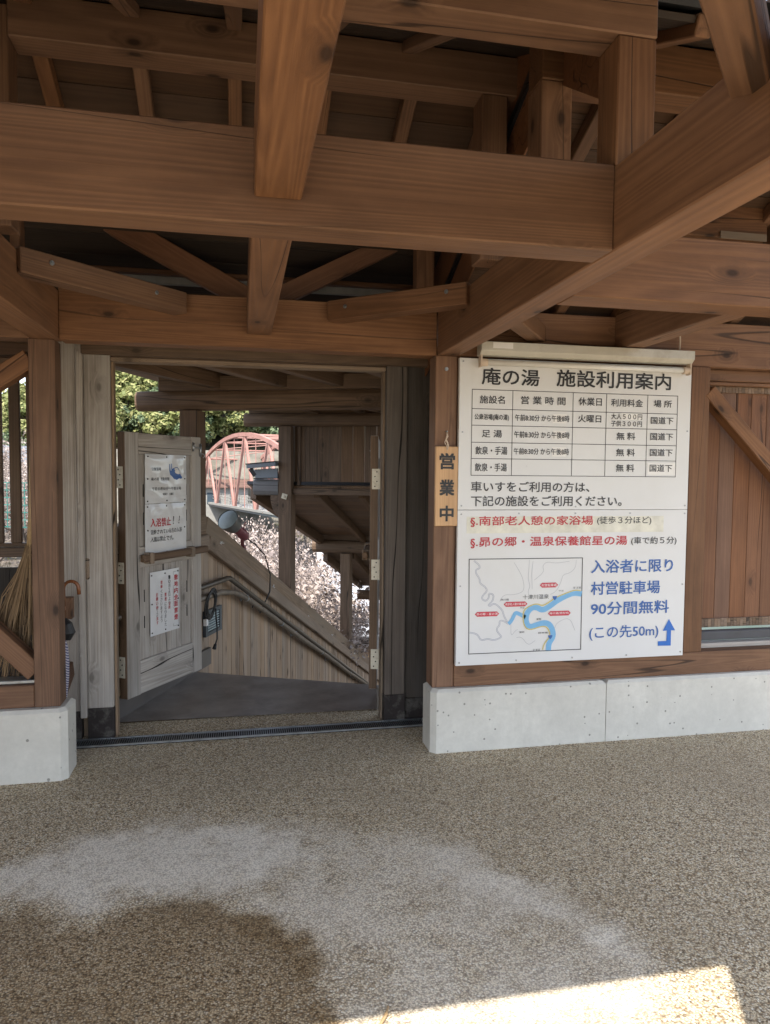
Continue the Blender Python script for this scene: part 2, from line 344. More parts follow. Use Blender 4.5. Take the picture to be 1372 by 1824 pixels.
class MB:
    def __init__(s): s.v = []; s.f = []
    def tube(s, pts, r, n=6, cap=True):
        pts = [Vector(p) for p in pts]; k0 = len(s.v); m = len(pts)
        rr = r if isinstance(r, (list, tuple)) else [r] * m
        ref = None
        for i, p in enumerate(pts):
            d = (pts[min(i + 1, m - 1)] - pts[max(i - 1, 0)]).normalized()
            if ref is None: ref = d.orthogonal().normalized()
            a = (ref - d * ref.dot(d)); a = a.normalized() if a.length > 1e-6 else d.orthogonal().normalized()
            ref = a; b = d.cross(a)
            for q in range(n):
                t = 2 * math.pi * q / n; s.v.append(p + (a * math.cos(t) + b * math.sin(t)) * rr[i])
        for i in range(m - 1):
            for q in range(n):
                s.f.append((k0 + i * n + q, k0 + i * n + (q + 1) % n, k0 + (i + 1) * n + (q + 1) % n, k0 + (i + 1) * n + q))
        if cap:
            s.f.append(tuple(k0 + q for q in reversed(range(n)))); s.f.append(tuple(k0 + (m - 1) * n + q for q in range(n)))
        return s
    def box(s, *b):
        k = len(s.v); s.v += [Vector(q) for q in boxv(*b)]; s.f += [tuple(i + k for i in q) for q in BOXF]; return s
    def bar(s, p0, p1, w, h, up=(0, 0, 1)):
        mw, L = axes(p0, p1, up); k = len(s.v)
        s.v += [mw @ Vector(q) for q in boxv(0, L, -w / 2, w / 2, -h / 2, h / 2)]; s.f += [tuple(i + k for i in q) for q in BOXF]; return s
    def quad(s, c, a, b):
        k = len(s.v); s.v += [c - a - b, c + a - b, c + a + b, c - a + b]; s.f.append((k, k + 1, k + 2, k + 3)); return s
    def lathe(s, prof, n=20, mw=None):
        k = len(s.v); mw = mw or Matrix()
        for r, z in prof:
            for q in range(n):
                t = 2 * math.pi * q / n; s.v.append(mw @ Vector((r * math.cos(t), r * math.sin(t), z)))
        for i in range(len(prof) - 1):
            for q in range(n): s.f.append((k + i * n + q, k + i * n + (q + 1) % n, k + (i + 1) * n + (q + 1) % n, k + (i + 1) * n + q))
        return s
    def build(s, name, mat, parent=None, mw=None, smooth=False):
        return mesh_obj(name, s.v, s.f, mat, parent, mw, smooth)
# lettering: outlines of the writing filled as a flat mesh, fitted into a rectangle
_tc = {}
def glyphs(body, off):
    if (body, off) in _tc: return _tc[(body, off)]
    c = bpy.data.curves.new('lettering_outline', 'FONT'); c.body = body; c.size = 1.0; c.offset = off; c.resolution_u = 3
    o = bpy.data.objects.new('lettering_outline', c); COL.objects.link(o)
    dg = bpy.context.evaluated_depsgraph_get(); me = o.evaluated_get(dg).to_mesh()
    v = np.array([tuple(q.co)[:2] for q in me.vertices]); f = [tuple(p.vertices) for p in me.polygons]
    o.evaluated_get(dg).to_mesh_clear(); bpy.data.objects.remove(o); bpy.data.curves.remove(c)
    _tc[(body, off)] = (v, f); return v, f
def lettering(name, items, mat, parent, to3d, off=0.0):
    """items: (text, x0, x1, z0, z1); to3d maps (x, z) on the panel to a world point; off thickens the strokes (share of the height)"""
    V, F = [], []
    sh = [(0, 0)] if off <= 0 else [(-1, -1), (1, -1), (1, 1), (-1, 1)]
    for body, x0, x1, z0, z1 in items:
        v, f = glyphs(body, 0.0); lo, hi = v.min(0), v.max(0); sc = (hi - lo); sc[sc == 0] = 1
        d = off * (z1 - z0); nrm = (to3d(x1, z0) - to3d(x0, z0)).cross(to3d(x0, z1) - to3d(x0, z0)).normalized()
        for i, (sx, sz) in enumerate(sh):
            k = len(V)
            for q in v:
                a = (q - lo) / sc; V.append(to3d(x0 + d + a[0] * (x1 - x0 - 2 * d) + sx * d, z0 + d + a[1] * (z1 - z0 - 2 * d) + sz * d) + nrm * (.00012 * i))
            F += [tuple(j + k for j in p) for p in f]
    return mesh_obj(name, V, F, mat, parent)
def ribbon(name, lines, mat, parent, to3d, closed=False):
    V, F = [], []
    for pts, wd in lines:
        P = [Vector(p) for p in pts]
        if len(P) > 2 and not closed:          # round the corners
            for _ in range(2):
                Q = [P[0]]
                for a, b in zip(P[:-1], P[1:]): Q += [a * .75 + b * .25, a * .25 + b * .75]
                P = Q + [P[-1]]
        if closed: P = P + [P[0]]
        k = len(V); m = len(P)
        for i, p in enumerate(P):
            if closed:
                d0 = (P[i] - P[i - 1] if i else P[-1] - P[-2]).normalized(); d1 = (P[i + 1] - P[i] if i < m - 1 else P[1] - P[0]).normalized()
            else:
                d0 = (P[i] - P[max(i - 1, 0)]); d1 = (P[min(i + 1, m - 1)] - P[i]); d0 = d0 if d0.length else d1; d1 = d1 if d1.length else d0; d0 = d0.normalized(); d1 = d1.normalized()
            t = (d0 + d1).normalized(); n = Vector((-t.y, t.x)) * (wd / 2) / max(.4, t.dot(d1))
            V += [to3d(*(p + n)), to3d(*(p - n))]
        for i in range(m - 1): F.append((k + 2 * i, k + 2 * i + 1, k + 2 * i + 3, k + 2 * i + 2))
    return mesh_obj(name, V, F, mat, parent)

def letter_lines(name, items, mat, parent, to3d, off=0.0):
    for it in items: lettering(name, [it], mat, parent, to3d, off)

# layout of the writing and drawing on the notice board (metres: x, x, z, z)
TXT = [
    ('k1','庵の湯',1.247,1.573,1.972,2.061),
    ('k1','施設利用案内',1.671,2.358,1.975,2.067),
    ('k2','施設名',1.238,1.378,1.873,1.915),
    ('k2','営 業 時 間',1.469,1.726,1.875,1.918),
    ('k2','休業日',1.802,1.940,1.877,1.921),
    ('k2','利用料金',1.996,2.189,1.877,1.919),
    ('k2','場 所',2.255,2.367,1.879,1.919),
    ('k2','公衆浴場(庵の湯)',1.210,1.403,1.782,1.818),
    ('k2','午前8:30分 から午後8時',1.437,1.751,1.785,1.820),
    ('k2','火曜日',1.802,1.939,1.786,1.827),
    ('k2','大人５００円',1.999,2.186,1.807,1.839),
    ('k2','子供３００円',1.998,2.186,1.768,1.800),
    ('k2','国道下',2.240,2.380,1.786,1.826),
    ('k2','足 湯',1.252,1.365,1.694,1.734),
    ('k2','午前8:30分 から午後8時',1.434,1.754,1.695,1.731),
    ('k2','無 料',2.034,2.148,1.694,1.736),
    ('k2','国道下',2.240,2.381,1.696,1.737),
    ('k2','飲泉・手湯',1.218,1.397,1.603,1.646),
    ('k2','午前8:30分 から午後8時',1.433,1.753,1.606,1.641),
    ('k2','無 料',2.034,2.148,1.604,1.646),
    ('k2','国道下',2.240,2.381,1.607,1.648),
    ('k2','飲泉・手湯',1.217,1.396,1.514,1.557),
    ('k2','無 料',2.035,2.147,1.518,1.560),
    ('k2','国道下',2.241,2.381,1.520,1.561),
    ('k3','車いすをご利用の方は、',1.196,1.879,1.404,1.460),
    ('k3','下記の施設をご利用ください。',1.197,2.075,1.327,1.384),
    ('r1','§.南部老人憩の家浴場',1.196,1.906,1.216,1.275),
    ('k4','(徒歩３分ほど)',1.930,2.261,1.223,1.270),
    ('r1','§.昴の郷・温泉保養館星の湯',1.198,2.116,1.102,1.163),
    ('k4','(車で約５分)',2.141,2.423,1.107,1.155),
    ('b1','入浴者に限り',1.901,2.406,0.954,1.029),
    ('b1','村営駐車場',1.902,2.328,0.832,0.907),
    ('b1','90分間無料',1.905,2.388,0.718,0.793),
    ('b2','(この先50m)',1.899,2.326,0.575,0.657),
    ('m1','十津川温泉',1.501,1.653,0.819,0.845),
    ('m2','至 五條',1.796,1.842,0.870,0.882),
    ('m2','中谷',1.711,1.740,0.857,0.866),
    ('m2','平谷',1.486,1.512,0.768,0.779),
    ('m2','至 新宮',1.565,1.607,0.532,0.544),
    ('m2','猿飼',1.484,1.513,0.634,0.645),
    ('m2','果無',1.582,1.611,0.702,0.713),
    ('m2','西川橋',1.374,1.421,0.815,0.826),
    ('m2','柳本橋',1.594,1.652,0.626,0.636),
    ('w1','村営駐車場',1.609,1.697,0.887,0.902),
    ('w1','南部老人憩の家浴場',1.401,1.519,0.788,0.802),
    ('w1','昴の郷・星の湯',1.239,1.358,0.739,0.752),
    ('w1','庵の湯(現在地)',1.659,1.774,0.730,0.744),
]
TVX = [(1.196, 1.945), (1.423, 1.946), (1.771, 1.948), (1.969, 1.948), (2.218, 1.948), (2.404, 1.949)]
THZ = [(1.196, 1.945), (1.196, 1.844), (1.195, 1.757), (1.194, 1.667), (1.193, 1.581), (1.192, 1.492)]
MAPBOX = [(1.193, 1.044), (1.848, 1.041), (1.85, 0.53), (1.198, 0.531)]
TAPE = [(1.176, 1.272), (2.339, 1.182)]
STICK = [(2.229, 1.57), (2.403, 1.499)]
ARROW = [(2.391, 0.682), (2.432, 0.615), (2.406, 0.616), (2.407, 0.528), (2.325, 0.53), (2.324, 0.556), (2.378, 0.556), (2.38, 0.616), (2.353, 0.615)]
RIVER = [(1.848, 0.84), (1.802, 0.849), (1.749, 0.83), (1.701, 0.806), (1.66, 0.777), (1.618, 0.754), (1.581, 0.775), (1.549, 0.771), (1.524, 0.737), (1.522, 0.697), (1.541, 0.662), (1.583, 0.675), (1.63, 0.688), (1.662, 0.677), (1.681, 0.642), (1.685, 0.606), (1.659, 0.572), (1.657, 0.532)]
RIVER2 = [(1.519, 0.72), (1.487, 0.738), (1.461, 0.749), (1.451, 0.729), (1.436, 0.7), (1.421, 0.688)]
R3 = [(1.421, 0.688), (1.394, 0.731), (1.388, 0.761), (1.357, 0.791), (1.336, 0.802), (1.316, 0.788), (1.303, 0.793), (1.326, 0.812), (1.335, 0.836), (1.33, 0.853), (1.307, 0.856)]
R4 = [(1.307, 0.856), (1.307, 0.832), (1.29, 0.815), (1.269, 0.826), (1.269, 0.843), (1.297, 0.869), (1.289, 0.891), (1.253, 0.914), (1.255, 0.936), (1.231, 0.968), (1.231, 0.987), (1.254, 0.994), (1.251, 1.011), (1.22, 1.036)]
R5 = [(1.421, 0.688), (1.384, 0.709), (1.369, 0.702), (1.372, 0.683), (1.351, 0.659), (1.37, 0.633), (1.386, 0.615), (1.34, 0.599), (1.304, 0.611), (1.265, 0.6), (1.247, 0.638), (1.201, 0.648)]
G1 = [(1.448, 1.022), (1.482, 0.97), (1.501, 0.93), (1.51, 0.881), (1.495, 0.856), (1.443, 0.845), (1.392, 0.849), (1.369, 0.811)]
G2 = [(1.536, 1.036), (1.534, 0.984), (1.53, 0.93), (1.544, 0.89), (1.531, 0.865), (1.537, 0.841)]
G3 = [(1.557, 1.028), (1.55, 0.959), (1.554, 0.909), (1.555, 0.875)]
G4 = [(1.567, 0.924), (1.624, 0.967), (1.612, 1.002), (1.638, 1.024), (1.691, 1.013), (1.771, 1.024)]
G5 = [(1.811, 1.029), (1.809, 0.989), (1.778, 0.959), (1.733, 0.95), (1.726, 0.916), (1.7, 0.861), (1.663, 0.842)]
G6 = [(1.436, 0.685), (1.437, 0.616), (1.463, 0.65), (1.476, 0.654)]
G7 = [(1.469, 0.61), (1.5, 0.613), (1.538, 0.562), (1.579, 0.59)]
G8 = [(1.813, 0.637), (1.779, 0.714), (1.704, 0.686), (1.689, 0.646)]
ROAD = [(1.842, 0.858), (1.807, 0.864), (1.749, 0.845), (1.696, 0.826), (1.659, 0.802), (1.617, 0.779), (1.585, 0.795), (1.538, 0.781), (1.503, 0.757), (1.508, 0.678), (1.541, 0.646), (1.625, 0.672), (1.657, 0.65), (1.666, 0.607), (1.632, 0.573), (1.623, 0.536)]
PILL = [(1.599, 0.908), (1.706, 0.881), (1.392, 0.808), (1.529, 0.781), (1.229, 0.758), (1.367, 0.732), (1.65, 0.75), (1.785, 0.723)]
SHIELD = [(1.688, 0.822), (1.666, 0.606)]
# outlines of dried lime bloom and damp patches on the paving (metres)
STAIN = {'WHITE': [(-0.95, 2.74), (-0.88, 2.78), (-0.79, 2.87), (-0.65, 2.97), (-0.49, 3.05), (-0.24, 3.08), (-0.0, 3.03), (0.25, 2.94), (0.48, 2.81), (0.7, 2.76), (0.87, 2.6), (0.97, 2.44), (1.1, 2.32), (1.16, 2.18), (1.23, 2.04), (1.26, 1.93), (1.22, 1.78), (1.14, 1.63), (0.25, 1.8), (0.25, 1.95), (0.24, 2.07), (0.22, 2.18), (0.16, 2.27), (0.05, 2.35), (-0.06, 2.47), (-0.2, 2.53), (-0.34, 2.55), (-0.44, 2.51), (-0.53, 2.48), (-0.61, 2.54), (-0.69, 2.63), (-0.85, 2.66), (-0.92, 2.66)],
    'BRIGHT': [(-0.92, 2.78), (-0.78, 2.85), (-0.62, 2.94), (-0.3, 2.99), (-0.03, 2.97), (0.24, 2.8), (0.27, 2.63), (0.02, 2.6), (-0.2, 2.59), (-0.45, 2.58), (-0.53, 2.5), (-0.64, 2.58), (-0.85, 2.68)],
    'BRIGHT2': [(0.8, 2.7), (0.88, 2.57), (1.02, 2.39), (1.11, 2.25), (1.19, 2.08), (1.22, 1.93), (1.13, 1.95), (1.05, 2.13), (0.91, 2.29), (0.77, 2.5)],
    'WET': [(-0.85, 2.47), (-0.71, 2.56), (-0.59, 2.45), (-0.49, 2.4), (-0.4, 2.46), (-0.2, 2.48), (-0.06, 2.43), (0.07, 2.32), (0.19, 2.21), (0.23, 2.07), (0.24, 1.95), (0.25, 1.8), (-0.69, 1.98)],
    'WETEDGE': [(0.02, 2.38), (0.18, 2.24), (0.23, 2.12), (0.25, 1.93), (0.25, 1.8), (0.19, 1.81), (0.16, 1.99), (0.1, 2.17), (-0.02, 2.31)]}
# ------------------------------------------------------------------ paving with stains
def sdist(P, poly):
    a = np.array(poly, float); b = np.roll(a, -1, 0); d = np.full(len(P), 1e9); ins = np.zeros(len(P), bool)
    for p, q in zip(a, b):
        e = q - p; wv = P - p; t = np.clip((wv @ e) / (e @ e), 0, 1)
        d = np.minimum(d, np.hypot(*(wv - t[:, None] * e).T))
        c = ((p[1] > P[:, 1]) != (q[1] > P[:, 1])); ins ^= c & (P[:, 0] < e[0] * (P[:, 1] - p[1]) / (e[1] if e[1] else 1e-9) + p[0])
    return np.where(ins, d, -d)
def paving():
    xs = np.concatenate([np.linspace(-9, -1.9, 8), np.linspace(-1.88, 3.1, 250), np.linspace(3.2, 12, 10)])
    ys = np.concatenate([np.linspace(-14, .9, 12), np.linspace(.92, 4.3, 170), [4.36]])
    X, Y = np.meshgrid(xs, ys); P = np.stack([X.ravel(), Y.ravel()], 1)
    fb = np.array([mnoise.fractal(Vector((x * 3.2, y * 3.2, 0)), .9, 2.1, 5) for x, y in P])
    fb2 = np.array([mnoise.fractal(Vector((x * 11, y * 11, 5)), .8, 2.0, 4) for x, y in P])
    fb3 = np.array([mnoise.fractal(Vector((x * 6.5, y * 6.5, 9)), .9, 2.1, 4) for x, y in P])
    def soft(poly, wd, amp=.035): return np.clip((sdist(P, poly) + fb * amp + fb3 * .05 + fb2 * .034) / wd + .5, 0, 1)
    white = soft(STAIN['WHITE'], .15) * .46 * np.clip(.95 + .9 * fb + .5 * fb2, .35, 1.3) + soft(STAIN['BRIGHT'], .13) * .80 * (.9 + .6 * fb2) + soft(STAIN['BRIGHT2'], .10) * .28
    wet = soft(STAIN['WET'], .045) * .78 + soft(STAIN['WETEDGE'], .06) * .25
    white = np.clip(white + .07 * fb, 0, 1) * (1 - np.clip(wet, 0, 1) * .9); wet = np.clip(wet + .15 * np.clip(fb, -.2, 1), 0, 1)
    m, n = len(ys), len(xs)
    F = [(j * n + i, j * n + i + 1, (j + 1) * n + i + 1, (j + 1) * n + i) for j in range(m - 1) for i in range(n - 1)]
    o = mesh_obj('floor', np.column_stack([P, np.zeros(len(P))]), F, 'peb'); o['kind'] = 'structure'
    at = o.data.color_attributes.new('stain', 'FLOAT_COLOR', 'POINT')
    at.data.foreach_set('color', np.column_stack([white, wet, np.zeros(len(P)), np.ones(len(P))]).astype(np.float32).ravel())
paving()

# frame of the stair building: e1 across the stairs, e2 along them (away from the viewer)
A22 = R(22); E1 = Vector((math.cos(A22), -math.sin(A22), 0)); E2 = Vector((math.sin(A22), math.cos(A22), 0)); A0 = Vector((-.738, 4.397, 0))
def SP(a, s, z): return A0 + E1 * a + E2 * s + Vector((0, 0, z))
STM = Matrix(((E1.x, E2.x, 0, A0.x), (E1.y, E2.y, 0, A0.y), (0, 0, 1, 0), (0, 0, 0, 1)))
# landing: dark sheet with a turned-up edge along the wall
o = mesh_obj('landing', [(-.90, 4.365, .006), (.84, 4.325, .006), (1.02, 4.79, .006), (-.36, 5.385, .006), (-.84, 4.40, .006), (-.72, 4.397, .006)],
    [(0, 1, 2, 3, 5, 4)], 'rubber'); o['kind'] = 'structure'
mb = MB(); mb.box(-.02, .012, -.02, 1.32, 0, .13); mb.build('landing_upstand', 'upstand', o, STM)
mb = MB(); mb.v = [Vector(q) for q in [(.84, 4.33, 0), (.86, 4.33, 0), (1.04, 4.79, 0), (1.02, 4.79, 0), (.84, 4.33, .14), (.86, 4.33, .14), (1.04, 4.79, .10), (1.02, 4.79, .10)]]; mb.f = list(BOXF)
mb.build('landing_upstand', 'rubber', o)
mb = MB()
for k in range(26): mb.box(.02, 1.7, .98 + k * .30, 1.29 + k * .30, -.14 * (k + 1) - .12, -.14 * (k + 1))
o = mb.build('steps', 'conc', None, STM); o['kind'] = 'structure'

# ------------------------------------------------------------------ concrete plinths
def plinth(name, x0, x1, y0, y1, h, label, ch=.028, cut_l=False, cut_r=False):
    pl = [(x0 + (ch if cut_l else 0), y0), (x1 - (ch if cut_r else 0), y0)]
    if cut_r: pl.append((x1, y0 + ch))
    pl += [(x1, y1), (x0, y1)]
    if cut_l: pl.append((x0, y0 + ch))
    t = .016; n = len(pl); c = Vector((sum(p[0] for p in pl) / n, sum(p[1] for p in pl) / n))
    V = [(x, y, 0) for x, y in pl] + [(x, y, h - t) for x, y in pl] + [(x + (t if x < c.x else -t), y + (t if y < c.y else -t), h) for x, y in pl]
    F = [tuple(reversed(range(n))), tuple(2 * n + i for i in range(n))]
    for a in (0, n): F += [(a + i, a + (i + 1) % n, a + n + (i + 1) % n, a + n + i) for i in range(n)]
    return tag(mesh_obj(name, V, F, 'conc'), label, 'plinth')
plinth('concrete_plinth', .992, 2.005, 3.58, 3.76, .345, 'pale concrete base wall with a cut corner below the white notice board', cut_l=True)
plinth('concrete_plinth', 2.009, 4.25, 3.58, 3.76, .345, 'pale concrete base wall under the brown board panel, right of the joint')
plinth('concrete_plinth', -5.0, -.828, 3.585, 3.78, .352, 'pale concrete base wall under the open timber bay beside the gate', cut_r=True)

# ------------------------------------------------------------------ timber pavilion
pv = thing('timber_pavilion', 'brown stained timber pavilion frame with open roof beams over the pebble floor', 'pavilion', (0, 3.63, 0))
W = 'wood'
# posts
abox('post', -.982, -.864, 3.63, 3.748, .352, 2.12, W, pv)
abox('post', 1.004, 1.124, 3.625, 3.745, .345, 2.12, W, pv)
abox('post', 2.508, 2.628, 3.62, 3.74, .475, 2.12, W, pv)
abox('post', 3.62, 3.74, 3.62, 3.74, .475, 2.12, W, pv)
abox('post', -2.9, -2.78, 3.63, 3.75, .352, 2.12, W, pv)
for x in (-2.85, .762, 2.36): abox('post', x, x + .14, .287, .42, 0, 2.55, W, pv)
# beams lying across the view
abox('tie_beam', -.845, 1.012, 3.63, 3.75, 2.12, 2.366, W, pv)
abox('tie_beam', -5, -.972, 3.63, 3.75, 2.12, 2.366, W, pv)
abox('tie_beam', 1.134, 4.3, 3.63, 3.75, 2.12, 2.372, W, pv)
abox('tie_beam', -3.2, 1.0125, 1.83, 1.948, 2.12, 2.354, W, pv)
abox('tie_beam', 1.1315, 4.3, 2.31, 2.452, 2.12, 2.352, W, pv)
abox('purlin', -3.2, 1.13, 1.83, 1.948, 2.704, 2.92, W, pv)
abox('purlin', 1.55, 4.3, 1.83, 1.948, 2.75, 2.93, W, pv)
abox('purlin', 1.73, 2.44, 2.98, 3.1, 2.61, 2.80, W, pv)
abox('purlin', 2.185, 2.43, 2.97, 2.978, 2.604, 2.636, 'coping', pv, 0)
abox('ridge_beam', -.785, 1.128, 2.73, 2.85, 2.995, 3.145, W, pv)
abox('ridge_beam', 1.0, 4.3, 2.31, 2.43, 2.836, 3.006, W, pv)
# beams running away from the viewer
abox('cross_beam', 1.013, 1.131, -.20, 3.629, 2.12, 2.352, W, pv)
abox('cross_beam', -.971, -.846, -.20, 3.70, 2.12, 2.352, W, pv)
abox('cross_beam', .034, .152, .631, 1.829, 2.184, 2.38, W, pv)
abox('cross_beam', .030, .150, 1.949, 3.629, 2.184, 2.36, W, pv)
abox('cross_beam', 2.03, 2.148, 2.453, 3.629, 2.192, 2.38, W, pv)
abox('cross_beam', 3.2, 3.32, -.20, 2.309, 2.12, 2.352, W, pv)
# struts standing on the beams
abox('strut', 1.0145, 1.1295, 1.833, 1.945, 2.353, 2.703, W, pv)
abox('strut', 1.0, 1.112, 2.313, 2.43, 2.353, 2.835, W, pv)
abox('strut', .934, 1.04, 2.733, 2.845, 2.353, 2.994, W, pv)
abox('strut', -.90, -.786, 2.733, 2.845, 2.353, 3.10, W, pv)
abox('strut', -.921, -.884, 3.18, 3.26, 2.353, 2.92, W, pv)
abox('strut', 2.46, 2.56, 2.97, 3.08, 2.353, 2.86, W, pv)
abox('strut', -1.03, -1.0, 3.98, 4.03, 2.10, 2.58, 'grey', pv)
abox('strut', .905, 1.0, 3.66, 3.748, 2.367, 2.72, W, pv)
# flat corner braces
beam('corner_brace', (-.86, 3.02, 2.31), (-.285, 3.61, 2.31), .092, .10, W, pv)
beam('corner_brace', (1.02, 3.11, 2.31), (.455, 3.62, 2.31), .092, .10, W, pv)
beam('corner_brace', (1.012, 1.30, 2.32), (.22, .50, 2.32), .075, .10, W, pv)
beam('corner_brace', (1.132, 3.02, 2.25), (1.56, 3.60, 2.25), .09, .085, W, pv)
def bolts(parent, *pts):
    for p, n in pts:
        p, n = Vector(p), Vector(n).normalized(); mb = MB(); mb.tube([p - n * .002, p + n * .003], .010, 12); mb.tube([p + n * .003, p + n * .009], .006, 6); mb.build('bolt_head', 'steel', parent)
nb_ = (.80, -.60, 0)
bolts(pv, ((-.737, 3.078, 2.325), (.716, -.698, 0)), ((-.379, 3.449, 2.32), (.716, -.698, 0)), ((.916, 3.142, 2.325), (-.67, -.742, 0)), ((.506, 3.512, 2.32), (-.67, -.742, 0)), ((1.062, 3.62, 2.05), (0, -1, 0)))
# raking braces above the gate
beam('raking_brace', (.03, 3.83, 2.405), (-.80, 3.83, 2.83), .05, .115, 'wood2', pv)
beam('raking_brace', (.155, 3.83, 2.40), (.92, 3.83, 2.80), .05, .098, 'wood2', pv)
abox('eave_strip', -.95, 1.0, 3.90, 3.93, 2.475, 2.515, 'ppost', pv)  # pale grey stands in for the light on the strip's underside
abox('eave_strip', -.95, 1.0, 3.94, 3.99, 2.535, 2.56, W, pv)
# knee braces and sills of the open bay on the left
beam('knee_brace', (-.982, 3.69, 2.03), (-1.75, 3.69, 1.50), .085, .09, W, pv)
beam('knee_brace', (-.982, 3.69, .515), (-1.75, 3.69, 1.32), .085, .09, W, pv)
abox('sill', -5, -.983, 3.63, 3.75, .353, .462, W, pv)
abox('sill_track', -5, -.983, 3.66, 3.74, .4625, .482, 'steel', pv)
abox('side_rail', -.955, -.875, 3.95, 4.0, .715, .83, W, pv)
beam('side_brace', (-.925, 3.75, .30), (-.925, 4.08, .42), .05, .09, W, pv)
# right hand wall: sill, brace and framed board panel
abox('sill', 1.125, 4.3, 3.62, 3.74, .345, .474, W, pv)
abox('post', 1.125, 1.20, 3.64, 3.73, .475, 2.12, W, pv)
beam('knee_brace', (2.629, 3.66, 1.985), (3.5, 3.66, 1.13), .085, .082, W, pv)
bw = [(.0, 1.42, x, x + .1035, -.009, .009) for x in np.arange(0, 1.6, .105)]
pm = Matrix(((0, 1, 0, 2.60), (0, 0, -1, 3.775), (1, 0, 0, .62), (0, 0, 0, 1)))
wp = multi('wall_panel', bw, 'wood2', pv, pm, .0025)
abox('panel_rail', 2.629, 4.3, 3.70, 3.74, 2.055, 2.12, W, wp)
abox('panel_rail', 2.629, 4.3, 3.72, 3.765, 2.032, 2.054, W, wp)
multi('panel_end_strip', [(x, x + .021, 0, .012, 0, .036) for x in np.arange(0, 1.6, .022)], 'strip', wp, Matrix.Translation((2.63, 3.752, 1.995)), .001)
multi('panel_end_strip', [(x, x + .021, 0, .012, 0, .052) for x in np.arange(0, 1.6, .022)], 'strip', wp, Matrix.Translation((2.63, 3.752, .586)), .001)
abox('panel_track', 2.629, 4.3, 3.70, 3.745, .52, .575, 'track', wp)
abox('panel_ledge', 2.629, 4.3, 3.69, 3.76, .475, .505, 'grey', wp)
multi('wall_board', [(1.2, 2.5, 3.665, 3.69, z, z + .146) for z in np.arange(.48, 2.05, .15)], 'wood2', pv, None, .002)
abox('wall_board', 1.128, 1.16, 3.76, 4.25, .05, 2.3, 'dgrey', pv)
# back wall of the left bay: boards below, slatted opening above
bk = multi('wall_panel', [(0, .93, x, x + .146, 0, .02) for x in np.arange(0, 2.4, .15)], 'dgrey', pv, Matrix(((0, -1, 0, -.97), (0, 0, 1, 4.46), (1, 0, 0, 0), (0, 0, 0, 1))), .002)
abox('rail', -3.4, -1.0, 4.42, 4.47, .995, 1.05, 'dkwood', pv)
abox('rail', -3.4, -1.0, 4.43, 4.48, 1.054, 1.075, 'dkwood', pv)
abox('rail', -3.4, -1.0, 4.42, 4.47, 2.06, 2.14, 'dkwood', pv)
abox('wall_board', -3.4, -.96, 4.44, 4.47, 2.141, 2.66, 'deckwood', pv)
abox('slat_post', -1.215, -.99, 4.43, 4.47, 1.076, 2.059, 'dkwood', pv)
for k in range(20): abox('slat', -1.31 - k * .097, -1.252 - k * .097, 4.435, 4.465, 1.076, 2.059, 'dkwood', pv)
# rafters and roof boards
T = .466
for k in range(-9, 6):
    x = -.02 + .353 * k
    if -.95 < x < 1.05: beam('rafter', (x, 2.86, 3.146 - T * .13 - .005), (x, 3.26, 3.146 - T * .53 - .005), .055, .06, W, pv)
for x in (-.375, -.02, .635, .30, -.73): beam('rafter', (x + .0, 2.72, 3.145 - .01), (x, 1.952, 3.145 - T * .77 - .01), .055, .06, W, pv)
for x in (1.36, 1.72, 2.08, 2.44, 2.8): beam('rafter', (x, 2.305, 3.00), (x, 1.952, 2.84), .055, .06, W, pv); beam('rafter', (x, 2.435, 2.97), (x, 4.1, 2.22), .055, .06, W, pv)
def deck(name, x0, x1, ya, za, yb, zb, mat='wood2', th=.02):
    mw, L = axes((x0, ya, za), (x1, ya, za)); sl = Vector((0, yb - ya, zb - za)); S = sl.length
    n = max(1, int(S / .15)); d = S / n
    xa = Vector((1, 0, 0)); yv = sl.normalized(); zv = xa.cross(yv)
    mw = Matrix(((1, yv.x, zv.x, x0), (0, yv.y, zv.y, ya), (0, yv.z, zv.z, za), (0, 0, 0, 1)))
    s = 1 if zv.z > 0 else -1
    o = multi(name, [(0, x1 - x0, i * d, (i + 1) * d - .003, *sorted((0, s * th))) for i in range(n)], mat, pv, mw, .0015)
    multi('roof_sheet', [(-.02, x1 - x0 + .02, -.01, S + .03, *sorted((s * (th + .012), s * (th + .05))))], 'black', pv, mw, 0)
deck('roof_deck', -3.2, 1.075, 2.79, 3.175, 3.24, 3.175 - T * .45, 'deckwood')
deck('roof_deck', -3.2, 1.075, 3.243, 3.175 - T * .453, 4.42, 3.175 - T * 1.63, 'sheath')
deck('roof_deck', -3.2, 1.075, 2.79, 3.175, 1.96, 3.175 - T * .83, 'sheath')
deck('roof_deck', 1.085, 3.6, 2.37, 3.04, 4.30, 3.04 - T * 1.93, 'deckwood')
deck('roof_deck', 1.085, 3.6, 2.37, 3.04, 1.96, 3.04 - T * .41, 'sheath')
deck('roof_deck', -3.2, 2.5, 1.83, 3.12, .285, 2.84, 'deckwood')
gp = [(1.955, 2.58), (2.37, 2.86), (4.42, 1.95), (4.42, 2.50), (2.79, 3.21), (1.955, 2.86)]
mb = MB(); mb.v = [Vector((x, y, z)) for x in (1.077, 1.084) for y, z in gp]; n = 6
mb.f = [tuple(range(n)), tuple(reversed(range(n, 2 * n)))] + [(i, i + n, (i + 1) % n + n, (i + 1) % n) for i in range(n)]
mb.build('gable_board', 'wood2', pv)
abox('fascia', -3.2, 2.5, .253, .283, 2.61, 2.88, W, pv)
abox('tie_beam', -3.2, 2.5, .286, .396, 2.55, 2.70, W, pv)
abox('tie_beam', -.845, 1.012, .52, .63, 2.19, 2.38, W, pv)

